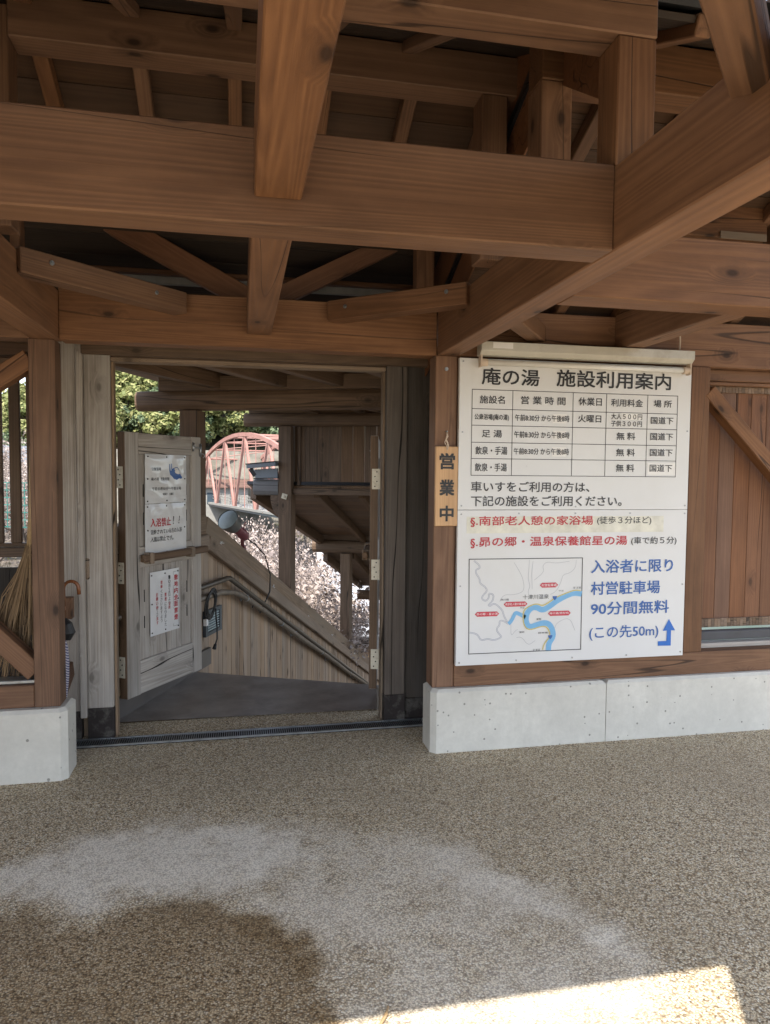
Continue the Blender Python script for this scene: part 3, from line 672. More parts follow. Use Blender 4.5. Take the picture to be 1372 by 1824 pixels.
# boarded side wall of the left end (outside the picture, shades the pavilion from the left)
multi('side_wall', [(0, 3.0, y, y + .17, 0, .03) for y in np.arange(.9, 3.4, .174)], 'wood2', pv, Matrix(((0, 0, -1, -2.92), (0, 1, 0, 0), (1, 0, 0, .02), (0, 0, 0, 1))), .002)

# ------------------------------------------------------------------ gate
gt = thing('wooden_gate', 'weathered grey timber gate standing open to the covered stairs', 'gate', (0, 4.15, 0))
G = 'grey'
abox('jamb', -.838, -.702, 4.12, 4.25, .175, 2.19, G, gt)
abox('post_shoe', -.840, -.700, 4.118, 4.252, .0, .174, 'shoe', gt, .002)
abox('jamb_cover', -.872, -.8395, 4.09, 4.24, .13, 2.22, G, gt)
abox('jamb', -.995, -.8735, 4.11, 4.25, .165, 2.22, G, gt)
abox('post_shoe', -.990, -.8745, 4.12, 4.25, 0, .164, 'shoe', gt, .002)
abox('jamb', .842, .966, 4.10, 4.24, .165, 2.16, 'mgrey', gt)
abox('post_shoe', .838, .969, 4.098, 4.242, 0, .164, 'shoe', gt, .002)
abox('jamb', .968, 1.12, 4.13, 4.25, .13, 2.22, 'dgrey', gt)  # darker board here, the jamb's shade is put into its colour
abox('post_shoe', .972, 1.12, 4.128, 4.25, 0, .129, 'shoe', gt, .002)
abox('lintel', -.838, 1.12, 4.06, 4.10, 2.125, 2.20, 'dkwood', gt)
abox('lintel', -.70, .842, 4.11, 4.24, 2.125, 2.20, 'dkwood', gt)
abox('lintel_stop', -.70, .842, 4.13, 4.22, 2.10, 2.124, 'coping', gt)
abox('door_stop', -.7015, -.688, 4.15, 4.22, .0, 2.10, 'coping', gt)
abox('door_stop', .829, .8415, 4.15, 4.22, .0, 2.10, 'coping', gt)
def door(hp, ang, flip, label):
    """leaf built from its hinge edge; local x along the leaf, y towards the back, z up"""
    d = Vector((math.sin(ang), math.cos(ang), 0)); n = Vector((-d.y, d.x, 0)) * (1 if flip else -1)
    D = Matrix(((d.x, n.x, 0, hp[0]), (d.y, n.y, 0, hp[1]), (0, 0, 1, 0), (0, 0, 0, 1)))
    if not flip: pass
    def P(x, y, z): return D @ Vector((x, y, z))
    def part(name, x0, x1, z0, z1, y0=0.0, y1=.05, mat=G, parent=None, bev=.003):
        if z1 - z0 > x1 - x0: p0, p1, wd = P((x0 + x1) / 2, (y0 + y1) / 2, z0), P((x0 + x1) / 2, (y0 + y1) / 2, z1), x1 - x0
        else: p0, p1, wd = P(x0, (y0 + y1) / 2, (z0 + z1) / 2), P(x1, (y0 + y1) / 2, (z0 + z1) / 2), z1 - z0
        return beam(name, p0, p1, y1 - y0, wd, mat, parent, up=(d if z1 - z0 > x1 - x0 else Vector((0, 0, 1))), bev=bev)
    root = part('door', 0, .114, .15, 1.728); root['label'] = label
    part('stile', .622, .717, .15, 1.728, parent=root)
    part('top_rail', .1145, .6215, 1.602, 1.726, .002, .048, parent=root)
    part('mid_rail', .1145, .6215, .92, 1.045, .002, .048, parent=root)
    part('bottom_rail', .1145, .6215, .153, .355, .002, .048, parent=root)
    pz = [(x, x + .0985) for x in np.arange(.1145, .61, .1013)]
    dm = D @ Matrix(((0, 1, 0, 0), (0, 0, 1, 0), (1, 0, 0, 0), (0, 0, 0, 1)))
    multi('panel', [(1.0455, 1.6015, a, b, .014, .036) for a, b in pz] + [(.3555, .9195, a, b, .014, .036) for a, b in pz], G, root, dm, .0025)
    part('edge_strip', -.006, -.0005, .155, 1.726, .001, .049, 'dkwood', root, 0)
    for z in (1.42, .78, 1.25, .62):
        for x in (.165, .575): MB().bar(P(x, .0125, z), P(x, .0125, z - .075), .004, .004, up=d).build('slot_mark', 'dark', root)
    h = part('handle', .10, .735, .955, 1.0, -.05, -.012, 'dkwood', root, .012)
    h['label'] = 'dark wooden latch bar'
    for x in (.15, .55): part('latch_keeper', x, x + .035, .942, 1.008, -.0525, .0, 'coping', root, .003)
    for z in (1.40, .84, .28):
        hm = MB(); k = [P(-.0065, .012, z), P(-.0095, .012, z), P(-.0095, .062, z), P(-.0065, .062, z)]
        hm.v += k + [v + Vector((0, 0, .125)) for v in k]; hm.f += list(BOXF)
        hm.tube([P(-.008, .069, z - .004), P(-.008, .069, z + .129)], .008, 8)
        h_ = hm.build('hinge', 'hinge', root)
        sm = MB()
        for i, zz in enumerate((.018, .048, .078, .107)): sm.tube([P(-.0096, .03 + .012 * (i % 2), z + zz), P(-.012, .03 + .012 * (i % 2), z + zz)], .0045, 6)
        sm.build('screw', 'shoe', h_)
    l = MB().tube([P(.628, -.006, 1.632), P(.628, -.006, 1.69)], .008, 8).tube([P(.705, -.006, 1.60), P(.705, -.006, 1.685)], .008, 8)
    l.tube([P(.628, -.014, 1.662), P(.665, -.02, 1.655), P(.705, -.014, 1.665)], .0035, 6).tube([P(.705, -.014, 1.62), P(.725, -.02, 1.615), P(.735, -.018, 1.60), P(.722, -.016, 1.592)], .003, 6)
    l.build('hasp', 'steel', root, smooth=True)
    return root, P
dl, DP = door((-.658, 4.32), math.atan2(.548, .837), True, 'left gate leaf carrying the notices')
dr_, _ = door((.778, 4.285), R(12), False, 'right gate leaf seen edge on')
for q in (dl, dr_):
    q.parent = gt; q.matrix_parent_inverse = WM[gt.name].inverted()

# ------------------------------------------------------------------ drain grate
gr = thing('drain_grate', 'narrow galvanised slotted drain grate across the gate threshold', 'drain grate', (.07, 4.04, 0))
mb = MB(); mb.box(-.99, 1.12, 3.985, 4.097, .0015, .0045); mb.build('channel', 'dark', gr)
mb = MB()
for y in (3.985, 4.085): mb.box(-.99, 1.12, y, y + .012, .005, .014)
for k in range(176): mb.box(-.986 + k * .012, -.9815 + k * .012, 3.9975, 4.0845, .005, .0125)
mb.build('bars', 'steel', gr)

# ------------------------------------------------------------------ notice board
nb = thing('notice_board', 'large white bathhouse notice board with price table, red and blue lines and a river map', 'notice board', (1.8, 3.6, .47))
YF = 3.592
def SG(dy):
    return lambda x, z: Vector((x, YF - dy, z))
pn = multi('panel', [(1.126, 2.487, YF, 3.618, 1.3085, 2.108), (1.126, 2.487, YF, 3.618, .468, 1.3065)], 'sign', nb, None, .0012)
sc = MB()
for x, z in [(1.145, 2.09), (1.145, 1.72), (1.145, 1.33), (1.145, 1.285), (1.145, .90), (1.145, .485), (2.47, 1.75), (2.47, 1.33), (2.47, 1.285), (2.47, .88), (2.47, .49), (1.47, .485), (1.8, .485), (2.13, .485), (1.47, 1.288), (1.8, 1.288), (2.13, 1.288), (1.8, 1.325)]:
    sc.tube([(x, YF + .001, z), (x, YF - .003, z)], .0048, 8)
sc.build('screw', 'steel', pn)
mb = MB(); mb.quad(Vector(((TAPE[0][0] + TAPE[1][0]) / 2, YF - .0012, (TAPE[0][1] + TAPE[1][1]) / 2)), Vector(((TAPE[1][0] - TAPE[0][0]) / 2, 0, 0)), Vector((0, 0, (TAPE[0][1] - TAPE[1][1]) / 2)))
mb.build('tape_strip', 'tape', nb)
for x0, x1, z0, z1 in ((STICK[0][0], STICK[1][0], STICK[1][1] + .004, STICK[0][1]), (2.06, 2.185, 1.806, 1.842), (1.655, 1.735, 1.598, 1.648), (1.655, 1.735, 1.69, 1.738), (1.655, 1.735, 1.778, 1.828)):
    MB().quad(Vector(((x0 + x1) / 2, YF - .0012, (z0 + z1) / 2)), Vector(((x1 - x0) / 2, 0, 0)), Vector((0, 0, (z1 - z0) / 2))).build('correction_sticker', 'white', nb)
tx = [x for x, z in TVX]; tz = [z for x, z in THZ]
ribbon('table_grid', [([(x, tz[0] + .0015), (x, tz[-1] - .0015)], .0033) for x in tx] + [([(tx[0], z), (tx[-1], z)], .0033) for z in tz], 'ink2', nb, SG(.0016))
OFF = {'k1': .016, 'k2': .012, 'k3': .012, 'k4': .006, 'r1': .013, 'b1': .016, 'b2': .008}
for key, nm, mt in (('k1', 'title_lettering', 'ink'), ('k2', 'table_lettering', 'ink2'), ('k3', 'notice_lettering', 'ink2'), ('k4', 'distance_lettering', 'ink2'), ('r1', 'red_lettering', 'red'), ('b1', 'parking_lettering', 'blue'), ('b2', 'parking_lettering', 'blue')):
    letter_lines(nm, [q[1:] for q in TXT if q[0] == key], mt, nb, SG(.0028), OFF[key])
mesh_obj('arrow', [SG(.0028)(x, z) for x, z in ARROW], [tuple(range(len(ARROW)))], 'arrow', nb)
mp = ribbon('map', [(MAPBOX, .0042)], 'ink2', nb, SG(.002), True)
ribbon('stream', [(g, .0022) for g in (G1, G2, G3, G4, G5, G6, G7, G8)], 'mapgrey', mp, SG(.0014))
ribbon('tributary', [(g, .0075) for g in (R3, R4, R5)], 'mapline', mp, SG(.0016))
ribbon('tributary_water', [(g, .0038) for g in (R3, R4, R5)], 'sign', mp, SG(.0019))
ribbon('river', [(RIVER, .031), (RIVER2, .021)], 'water', mp, SG(.0022))
ribbon('road', [(ROAD, .0062)], 'road', mp, SG(.0025))
for i in range(4):
    (x0, z0), (x1, z1) = PILL[2 * i], PILL[2 * i + 1]; h = (z0 - z1) / 2
    P_ = [(x0 + h, z0), (x1 - h, z0), (x1, z0 - h), (x1 - h, z1), (x0 + h, z1), (x0, z0 - h)]
    mesh_obj('place_label', [SG(.0029)(*q) for q in P_], [tuple(range(6))], 'pill', mp)
for x, z in SHIELD:
    mesh_obj('route_badge', [SG(.003)(x + a * .013, z + b * .013) for a, b in ((-1, .8), (1, .8), (.85, -.1), (0, -1), (-.85, -.1))], [tuple(range(5))], 'blue', mp)
lettering('map_lettering', [q[1:] for q in TXT if q[0] == 'm1'], 'ink2', mp, SG(.0031), 0)
letter_lines('map_lettering', [q[1:] for q in TXT if q[0] == 'm2'], 'ink2', mp, SG(.0031), 0)
letter_lines('label_lettering', [q[1:] for q in TXT if q[0] == 'w1'], 'white', mp, SG(.0034), 0)

# ------------------------------------------------------------------ strip lamp above the board
lp = thing('fluorescent_lamp', 'long yellowed strip lamp fixed above the white notice board', 'lamp', (1.86, 3.55, 2.1))
# solve: lamp body stands 8 cm proud of the board
LY = 3.535
hs = MB(); pr = [(.0, 0), (.0, .055), (-.012, .068), (-.075, .068), (-.075, .022), (-.05, 0)]
x0, x1 = 1.218, 2.452
for x in (x0, x1): hs.v += [Vector((x, LY + .055 + a, 2.117 + b)) for a, b in pr]
n = len(pr); hs.f = [tuple(range(n)), tuple(reversed(range(n, 2 * n)))] + [(i, i + n, (i + 1) % n + n, (i + 1) % n) for i in range(n)]
o = hs.build('housing', 'lampm', lp); bevel_mesh(o.data, .002)
MB().tube([(x0 + .03, LY + .02, 2.082), (x1 - .03, LY + .02, 2.082)], .0145, 14).build('tube', 'tube', lp, smooth=True)
for x, s in ((x0 + .005, 1), (x1 - .005, -1)):
    e = MB(); e.box(min(x, x + s * .008), max(x, x + s * .008), LY, LY + .042, 2.058, 2.12); e.tube([(x + s * .008, LY + .02, 2.082), (x + s * .04, LY + .02, 2.082)], .02, 12)
    e.build('lamp_holder', 'cream', lp)
mb = MB(); mb.quad(Vector((1.335, LY - .0215, 2.166)), Vector((.055, 0, 0)), Vector((0, 0, .015))); mb.build('maker_label', 'white', lp)
MB().tube([(2.41, 3.60, 2.18), (2.418, 3.606, 2.25), (2.412, 3.606, 2.365)], .005, 6).build('supply_cable', 'cream', lp)

# ------------------------------------------------------------------ hanging plaque
pq = thing('hanging_plaque', 'pale wooden open-for-business plaque with black characters hung on the brown post', 'plaque', (1.064, 3.60, 1.22))
beam('board', (1.064, 3.606, 1.222), (1.064, 3.606, 1.643), .124, .022, 'plaque', pq, (0, 1, 0), .003)
def PQ(x, z): return Vector((x, 3.5935, z))
letter_lines('lettering', [('営', 1.022, 1.108, 1.522, 1.608), ('業', 1.024, 1.106, 1.383, 1.469), ('中', 1.027, 1.104, 1.247, 1.331)], 'ink', pq, PQ, .032)
rnd = random.Random(3)
mb = MB().tube([(1.064, 3.597, 1.622), (1.060, 3.59, 1.645), (1.068, 3.595, 1.66), (1.058, 3.60, 1.68), (1.069, 3.602, 1.695), (1.064, 3.61, 1.722)], .0035, 6).tube([(1.066, 3.597, 1.622), (1.07, 3.59, 1.65), (1.056, 3.597, 1.675), (1.064, 3.6, 1.70), (1.064, 3.61, 1.722)], .003, 6).tube([(1.062, 3.60, 1.685), (1.05, 3.595, 1.665), (1.056, 3.594, 1.65)], .0025, 5)
mb.build('cord', 'cream', pq, smooth=True)
MB().tube([(1.064, 3.595, 1.722), (1.064, 3.63, 1.722)], .003, 6).build('nail', 'steel', pq)

# ------------------------------------------------------------------ laminated notices on the left gate leaf
def poster(name, label, x0, x1, z0, z1, crease, seed, yo=-.004, skew=0):
    t = thing(name, label, 'notice', tuple(DP((x0 + x1) / 2, yo, z0)))
    nx, nz = 26, 26; V = []
    def H(x, z):
        u, v_ = (x - x0) / (x1 - x0), (z - z0) / (z1 - z0)
        q = mnoise.fractal(Vector((u * 2.1 + seed, v_ * 2.6 + seed * 2, seed)), 1, 2, 3)
        q2 = abs(math.sin(2.2 * math.pi * (u * .8 + v_ * .55 + .35 * q)))
        return crease * (.5 + .6 * q + .55 * q2 ** 3) * min(1, 9 * min(u, 1 - u, v_, 1 - v_) + .25)
    def pos(x, z, dy=0): return DP(x, yo - max(0, H(x, z)) - dy, z + skew * (x - x0))
    for j in range(nz + 1):
        for i in range(nx + 1): V.append(pos(x0 + (x1 - x0) * i / nx, z0 + (z1 - z0) * j / nz))
    F = [(j * (nx + 1) + i, j * (nx + 1) + i + 1, (j + 1) * (nx + 1) + i + 1, (j + 1) * (nx + 1) + i) for j in range(nz) for i in range(nx)]
    sh = mesh_obj('sheet', V, F, 'paper', t, None, True)
    tk = MB()
    for a in (.05, .5, .95):
        for b in (.05, .5, .95):
            if a == .5 and b == .5: continue
            x, z = x0 + a * (x1 - x0), z0 + b * (z1 - z0); tk.tube([pos(x, z, -.006), pos(x, z, .003)], .0048, 7)
    tk.build('tack', 'shoe', t)
    return t, (lambda x, z: pos(x, z, .0013))
p1, f1 = poster('paper_notice', 'crinkled laminated opening hours sheet, topmost on the open gate leaf', .160, .553, 1.302, 1.603, .010, 1.3)
letter_lines('lettering', [('公衆浴場', .205, .295, 1.502, 1.523), ('庵の湯　営業時間', .205, .375, 1.442, 1.462), ('午前８時30分～午後８時', .215, .49, 1.381, 1.403), ('休業日　火曜日', .315, .415, 1.350, 1.366)], 'ink2', p1, f1, .01)
BL = [(.375, 1.50), (.379, 1.545), (.387, 1.545), (.388, 1.505), (.397, 1.503), (.399, 1.548), (.406, 1.548), (.407, 1.515), (.425, 1.522), (.447, 1.528), (.465, 1.512), (.487, 1.475), (.505, 1.463), (.498, 1.452), (.475, 1.455), (.452, 1.445), (.418, 1.452), (.40, 1.468), (.382, 1.478)]
mesh_obj('splash_print', [f1(x, z) for x, z in BL], [tuple(range(len(BL)))], 'blue', p1)
mesh_obj('splash_print', [f1(.448 + .022 * math.cos(a), 1.492 + .018 * math.sin(a)) + (DP(0, -.0006, 0) - DP(0, 0, 0)) for a in np.linspace(0, 6.1, 12)], [tuple(range(12))], 'white', p1)
p2, f2 = poster('paper_notice', 'laminated no-bathing sheet with red heading, between the hours sheet and the latch bar', .157, .550, .980, 1.299, .008, 4.1)
lettering('red_lettering', [('入浴禁止', .20, .39, 1.158, 1.212)], 'red', p2, f2, .02)
letter_lines('lettering', [('！！', .41, .475, 1.165, 1.215), ('泥酔されている方の入浴', .20, .50, 1.112, 1.142), ('入館は禁止です。', .20, .41, 1.066, 1.098)], 'ink2', p2, f2, .012)
p3, f3 = poster('paper_notice', 'white no-smoking sheet with red vertical writing, lowest on the open gate leaf', .197, .473, .485, .880, .004, 7.7)
def vert(s, x, w_, z1, ch): return [(c, x - w_ / 2, x + w_ / 2, z1 - (i + .92) * ch, z1 - (i + .08) * ch) for i, c in enumerate(s) if c not in '　']
lettering('heading_lettering', vert('敷地内全面禁煙', .437, .038, .845, .043), 'red', p3, f3, .028)
for col in (vert('全面', .372, .02, .675, .024), vert('禁煙', .335, .02, .74, .028), vert('理解', .297, .02, .82, .025), vert('お願い申', .257, .02, .75, .027), vert('ます', .257, .02, .60, .026)): lettering('red_lettering', col, 'red', p3, f3, .012)
for col in (vert('10月１日より', .372, .018, .845, .0275), vert('になりました', .335, .018, .68, .026), vert('くださいますよう', .297, .018, .765, .0262), vert('し上げ', .257, .018, .66, .022)): lettering('lettering', col, 'ink2', p3, f3, 0)
ribbon('ruled_frame', [([(.412, .86), (.462, .86), (.462, .51), (.412, .51)], .0018)], 'ink2', p3, f3, True)

# ------------------------------------------------------------------ broom and umbrella in the left bay
br = thing('bamboo_broom', 'bamboo twig broom standing behind the left brown post', 'broom', (-1.11, 3.9, .0))
MB().tube([(-1.045, 3.90, 1.62), (-1.052, 3.89, 1.30), (-1.062, 3.88, 1.08)], [.010, .012, .013], 8).build('handle', 'bamboo', br, smooth=True)
mb = MB(); rn = random.Random(11)
for k in range(250):
    a = rn.uniform(0, 2 * math.pi); q = math.sqrt(rn.random())
    top = Vector((-1.06 + .016 * q * math.cos(a), 3.88 + .016 * q * math.sin(a), rn.uniform(.98, 1.13)))
    L = rn.uniform(.45, 1); sp = .035 + .135 * L
    bot = Vector((-1.085 + sp * q * math.cos(a) * 1.1 - .05 * L, 3.88 + sp * q * math.sin(a), 1.06 - .66 * L))
    mid = (top + bot) / 2 + Vector((math.cos(a), math.sin(a), 0)) * .012 + Vector((rn.uniform(-.03, .03), rn.uniform(-.02, .02), 0))
    tip = bot + Vector((rn.uniform(-.05, .05), rn.uniform(-.05, .05), -.05))
    mb.tube([top, mid, bot, tip], [.0030, .0026, .0020, .0009], 3, False)
mb.build('bristles', 'twig', br)
MB().tube([(-1.062, 3.88, 1.075), (-1.064, 3.88, 1.062)], .021, 10).tube([(-1.066, 3.88, 1.02), (-1.068, 3.88, 1.005)], .026, 10).build('binding', 'bamboo', br, smooth=True)
um = thing('folded_umbrella', 'folded striped umbrella with a curved brown handle behind the left brown post', 'umbrella', (-.90, 3.9, .33))
hk = [(-.905, 3.90, .72), (-.905, 3.90, .84)] + [(-.868 - .037 * math.cos(t), 3.90, .885 + .040 * math.sin(t)) for t in np.linspace(0, 3.0, 9)] + [(-.829, 3.90, .855)]
MB().tube(hk, [.0085] * 9 + [.0095, .010, .0095], 10).build('handle', 'cane', um, smooth=True)
MB().tube([(-.905, 3.90, .73), (-.895, 3.9, .70), (-.885, 3.9, .655), (-.893, 3.9, .62)], [.012, .03, .036, .02], 10).build('collar', 'ink', um)
pr = [(.014, .62), (.024, .58), (.030, .50), (.028, .42), (.02, .34), (.008, .27)]
m_, t_, b_ = newmat('striped_cloth'); N_ = NT(t_); tcx = N_.n('TexCoord'); sx = N_.n('SeparateXYZ'); N_.l(tcx.outputs['Object'], sx.inputs[0])
st = N_.math('SINE', N_.math('MULTIPLY', N_.math('ADD', sx.outputs[2], N_.math('MULTIPLY', sx.outputs[0], .9)), 460.0))
N_.l(N_.mix(N_.mrange(st, -.2, .2, 0, 1), (.10, .10, .21), (.50, .49, .55)), b_.inputs['Base Color']); b_.inputs['Roughness'].default_value = .8
M['stripe'] = m_
MB().lathe(pr, 18, Matrix.Translation((-.912, 3.9, 0))).build('canopy', 'stripe', um, smooth=True)

tg = MB().tube([(.365, 1.80, .006), (.385, 1.825, .008), (.40, 1.86, .007)], [.004, .0045, .003], 6).tube([(.385, 1.825, .008), (.392, 1.828, .012)], .002, 4).build('fallen_twig', 'bamboo')
tag(tg, 'short dry twig lying on the pale patch of the pebble floor', 'twig')

# ------------------------------------------------------------------ stair wall with coping and handrail
SLP = -.437
sw = thing('stair_wall', 'weathered plank wall with a stepped coping running down beside the covered stairs', 'stair wall', tuple(SP(-.06, 1.4, 0)))
boards = []
def zc(s): return 0.90 if s < 1.27 else .90 + SLP * (s - 1.27)       # underside of the coping
V, F = [], []
s = -.25; rn = random.Random(5)
while s < 11:
    wd = .089; e = s + wd - .004; d = rn.uniform(0, .004); k = len(V)
    for a in (-.02 - d, -.045):
        V += [SP(a, s, zc(s) - 1.9), SP(a, e, zc(e) - 1.9), SP(a, e, zc(e) + .02), SP(a, s, zc(s) + .02)]
    F += [tuple(k + i for i in q) for q in ((0, 1, 2, 3), (7, 6, 5, 4), (0, 4, 5, 1), (1, 5, 6, 2), (2, 6, 7, 3), (3, 7, 4, 0))]; s += wd
# boards are laid out in a frame whose X runs up the board so the grain follows it
UP = Matrix(((0, E2.x, -E1.x, A0.x), (0, E2.y, -E1.y, A0.y), (1, 0, 0, 0), (0, 0, 0, 1))); UPI = UP.inverted()
mesh_obj('boarding', [UPI @ q for q in V], F, 'clad', sw, UP)
def cop(name, a0, a1, h0, h1, mat='coping', bev=.006):
    for (sa, sb) in ((-.3, 1.27), (1.2715, 10.5)):
        def z(s): return zc(s) + (h0 + h1) / 2
        p0, p1 = SP((a0 + a1) / 2, sa, z(sa)), SP((a0 + a1) / 2, sb, z(sb))
        ang = math.cos(math.atan(SLP)) if sa > 1 else 1
        beam(name, p0, p1, a1 - a0, (h1 - h0) * ang, mat, sw, bev=bev)
cop('lower_coping', -.14, .028, 0, .118); cop('upper_coping', -.15, .004, .1185, .268)
tp = MB()
for s_, z_ in ((1.50, .0), (2.75, 0), (3.95, 0), (5.0, 0), (6.3, 0)):
    c = SP(.012, s_, zc(s_) + .128)
    for q in range(5):
        a = rn.uniform(0, 6.28); L = rn.uniform(.02, .045)
        tp.bar(c, c + E2 * L * math.cos(a) + Vector((0, 0, L * .5 * math.sin(a))) + E1 * .012, .010, .003)
tp.build('tie_scrap', 'white', sw)
hr = thing('handrail', 'dark round handrail with a worn second pipe fixed along the plank stair wall', 'handrail', tuple(SP(.05, 1.6, .6)))
def zr(s): return .638 + (-.451) * (s - 1.586)
MB().tube([SP(.05, -.2, .64), SP(.05, 1.55, .64)] + [SP(.05, 1.60, .632)] + [SP(.05, s, zr(s)) for s in (1.7, 4, 7, 10)], .021, 12).build('rail', 'pipe', hr, smooth=True)
pp = [SP(.03, .6, .56), SP(.03, 1.45, .54), SP(.04, 1.70, .50)] + [SP(.045, s, .492 - .446 * (s - 1.768) + .006 * math.sin(s * 3)) for s in np.arange(1.85, 8, .35)]
MB().tube(pp, [.022 + .003 * (i % 2) for i in range(len(pp))], 10).build('lower_pipe', 'rail2', hr, smooth=True)
for s_ in (.9, 2.0, 3.4, 4.8, 6.2, 7.6):
    zz = .64 if s_ < 1.55 else zr(s_)
    MB().tube([SP(-.02, s_, zz - .06), SP(.02, s_, zz - .07), SP(.048, s_, zz - .018)], .006, 6).tube([SP(-.019, s_, zz - .06), SP(-.012, s_, zz - .06)], .022, 10).build('bracket', 'steel', hr, smooth=True)
for s_ in (1.97, 2.9, 4.4, 5.9):
    zz = .492 - .446 * (s_ - 1.768)
    MB().tube([SP(.045, s_ - .008, zz + .004), SP(.045, s_ + .008, zz - .004)], .027, 10).build('tie_wire', 'steel', hr)
# louvred vent
vt = thing('wall_vent', 'small dark framed louvred vent low on the plank stair wall', 'vent', tuple(SP(0, 1.39, .22)))
V0, V1, Z0, Z1 = 1.235, 1.535, .225, .425
mb = MB()
for b in ((-.018, .008, V0, V1, Z0, Z0 + .028), (-.018, .008, V0, V1, Z1 - .028, Z1), (-.018, .008, V0, V0 + .04, Z0 + .028, Z1 - .028), (-.018, .008, V1 - .04, V1, Z0 + .028, Z1 - .028), (-.018, -.012, V0 + .04, V1 - .04, Z0 + .028, Z1 - .028)): mb.box(*b)
mb.build('frame', 'ventframe', vt, STM)
mb = MB()
for k in range(7):
    z = Z0 + .034 + k * .0198; mb.box(-.010, .003, V0 + .0405, V1 - .0405, z, z + .009)
mb.build('louvre', 'ventblue', vt, STM)
# coil of black cable with plug hanging from the rail
cc = thing('cable_coil', 'coil of black extension cable hanging from the handrail above the vent', 'cable', tuple(SP(.06, 1.30, .5)))
mb = MB(); rn = random.Random(9)
for q in range(7):
    cs, cz, ra, rb = 1.24 + rn.uniform(-.03, .03), .49 + rn.uniform(-.02, .02), .085 + rn.uniform(-.02, .025), .095 + rn.uniform(-.015, .025); ph = rn.uniform(0, 6)
    mb.tube([SP(.055 + .012 * math.sin(t + ph), cs + ra * math.cos(t + ph), cz + rb * math.sin(t + ph)) for t in np.linspace(0, 6.1, 16)], .0052, 5)
mb.tube([SP(.06, 1.30, .44), SP(.05, 1.33, .36), SP(.045, 1.36, .27), SP(.05, 1.345, .19), SP(.05, 1.31, .15)], .006, 6)
mb.tube([SP(.05, 1.315, .155), SP(.05, 1.29, .125)], [.012, .016], 8)
mb.build('cable', 'cable', cc, smooth=True)
MB().box(.02, .045, 1.165, 1.20, .33, .38).build('plug', 'white', cc, STM)
# flood lamp clipped over the coping
fl = thing('flood_lamp', 'grey shaded flood lamp with burgundy body clamped on the stair wall coping', 'flood lamp', tuple(SP(-.05, 1.95, .9)))
c0, c1 = Vector((-0.115, 6.100, 1.099)), Vector((0.054, 6.320, 0.910))
ax, L = axes(c0, c1); LM = Matrix.Translation(c0) @ ax.to_3x3().to_4x4() @ Matrix(((0, 0, 1, 0), (0, 1, 0, 0), (-1, 0, 0, 0), (0, 0, 0, 1)))
MB().lathe([(.095, .0), (.098, .006), (.092, .02), (.080, .09), (.066, .125), (.045, .135), (.0, .136)], 26, LM).build('shade', 'shade', fl, smooth=True)
MB().lathe([(.0, -.022), (.05, -.016), (.091, .004)], 26, LM).build('lens', 'glass', fl, smooth=True)
MB().lathe([(.0, .13), (.05, .131), (.055, .145), (.042, .18), (.044, .22), (.048, .235), (.042, .29), (.022, .325), (.0, .33)], 22, LM).build('body', 'burgundy', fl, smooth=True)
pb_ = LM @ Vector((0, 0, .24))
mb = MB().bar(pb_, SP(-.07, 2.18, .80), .03, .03).bar(SP(-.07, 2.17, .84), SP(-.07, 2.20, .70), .05, .04).bar(pb_, pb_ + Vector((.03, 0, .10)), .016, .012)
mb.build('clamp', 'burgundy', fl)
MB().tube([LM @ Vector((0, 0, .325)), SP(.0, 2.30, .84), SP(.02, 2.50, .72), SP(.03, 2.62, .52), SP(.035, 2.60, .36), SP(.03, 2.35, .20), SP(.045, 2.15, .33), SP(.05, 2.1, .30)], .006, 6).build('flex', 'cable', fl, smooth=True)

# ------------------------------------------------------------------ roof over the stairs
sr = thing('stair_canopy', 'stepped brown timber roof on posts over the stairs behind the gate', 'canopy', tuple(SP(-.07, 1.2, 1)))
D = 'dkwood'
def sbox(name, a0, a1, s0, s1, z0, z1, mat=D, parent=sr, bev=.004):
    da, ds, dz = a1 - a0, s1 - s0, z1 - z0; ca, cs, cz = (a0 + a1) / 2, (s0 + s1) / 2, (z0 + z1) / 2
    if da >= ds and da >= dz: return beam(name, SP(a0, cs, cz), SP(a1, cs, cz), ds, dz, mat, parent, bev=bev)
    if ds >= dz: return beam(name, SP(ca, s0, cz), SP(ca, s1, cz), da, dz, mat, parent, bev=bev)
    return beam(name, SP(ca, cs, z0), SP(ca, cs, z1), da, ds, mat, parent, up=E2, bev=bev)
def log(name, a0, a1, s, z0, z1, end='endgrain'):
    r = (z1 - z0) / 2; mb = MB(); pr = []
    n = 14
    for a in (a0, a0 + .012, a1):
        for q in range(n):
            t = 2 * math.pi * q / n; cx, cz_ = math.cos(t), math.sin(t)
            k = (abs(cx) ** 3 + abs(cz_) ** 3) ** (-1 / 3) * (.965 if a == a0 else 1)
            mb.v.append(Vector((a - a0, r * .82 * k * cx, r * k * cz_)))
    for i in range(2):
        for q in range(n): mb.f.append((i * n + q, i * n + (q + 1) % n, (i + 1) * n + (q + 1) % n, (i + 1) * n + q))
    mb.f += [tuple(reversed(range(n))), tuple(2 * n + q for q in range(n))]
    p0 = SP(a0, s, (z0 + z1) / 2); mw, L = axes(p0, SP(a1, s, (z0 + z1) / 2))
    o = mesh_obj(name, mb.v, mb.f, D, sr, mw, False, [D, end], [0] * (2 * n) + [1, 0]); return o
sbox('post', -.145, -.005, 1.13, 1.28, 1.13, 1.955)
sbox('post', -.145, -.005, 3.36, 3.52, .12, 1.985)
sbox('post', -.145, -.005, 6.07, 6.25, -1.05, .335)
log('beam', -.52, 1.9, 1.21, 1.955, 2.105)
sbox('beam', -.30, 1.9, 1.10, 1.19, 2.095, 2.20, D)
log('beam', -.545, 1.9, 3.44, 1.985, 2.125)
log('beam', -.575, 1.9, 6.16, .335, .52)
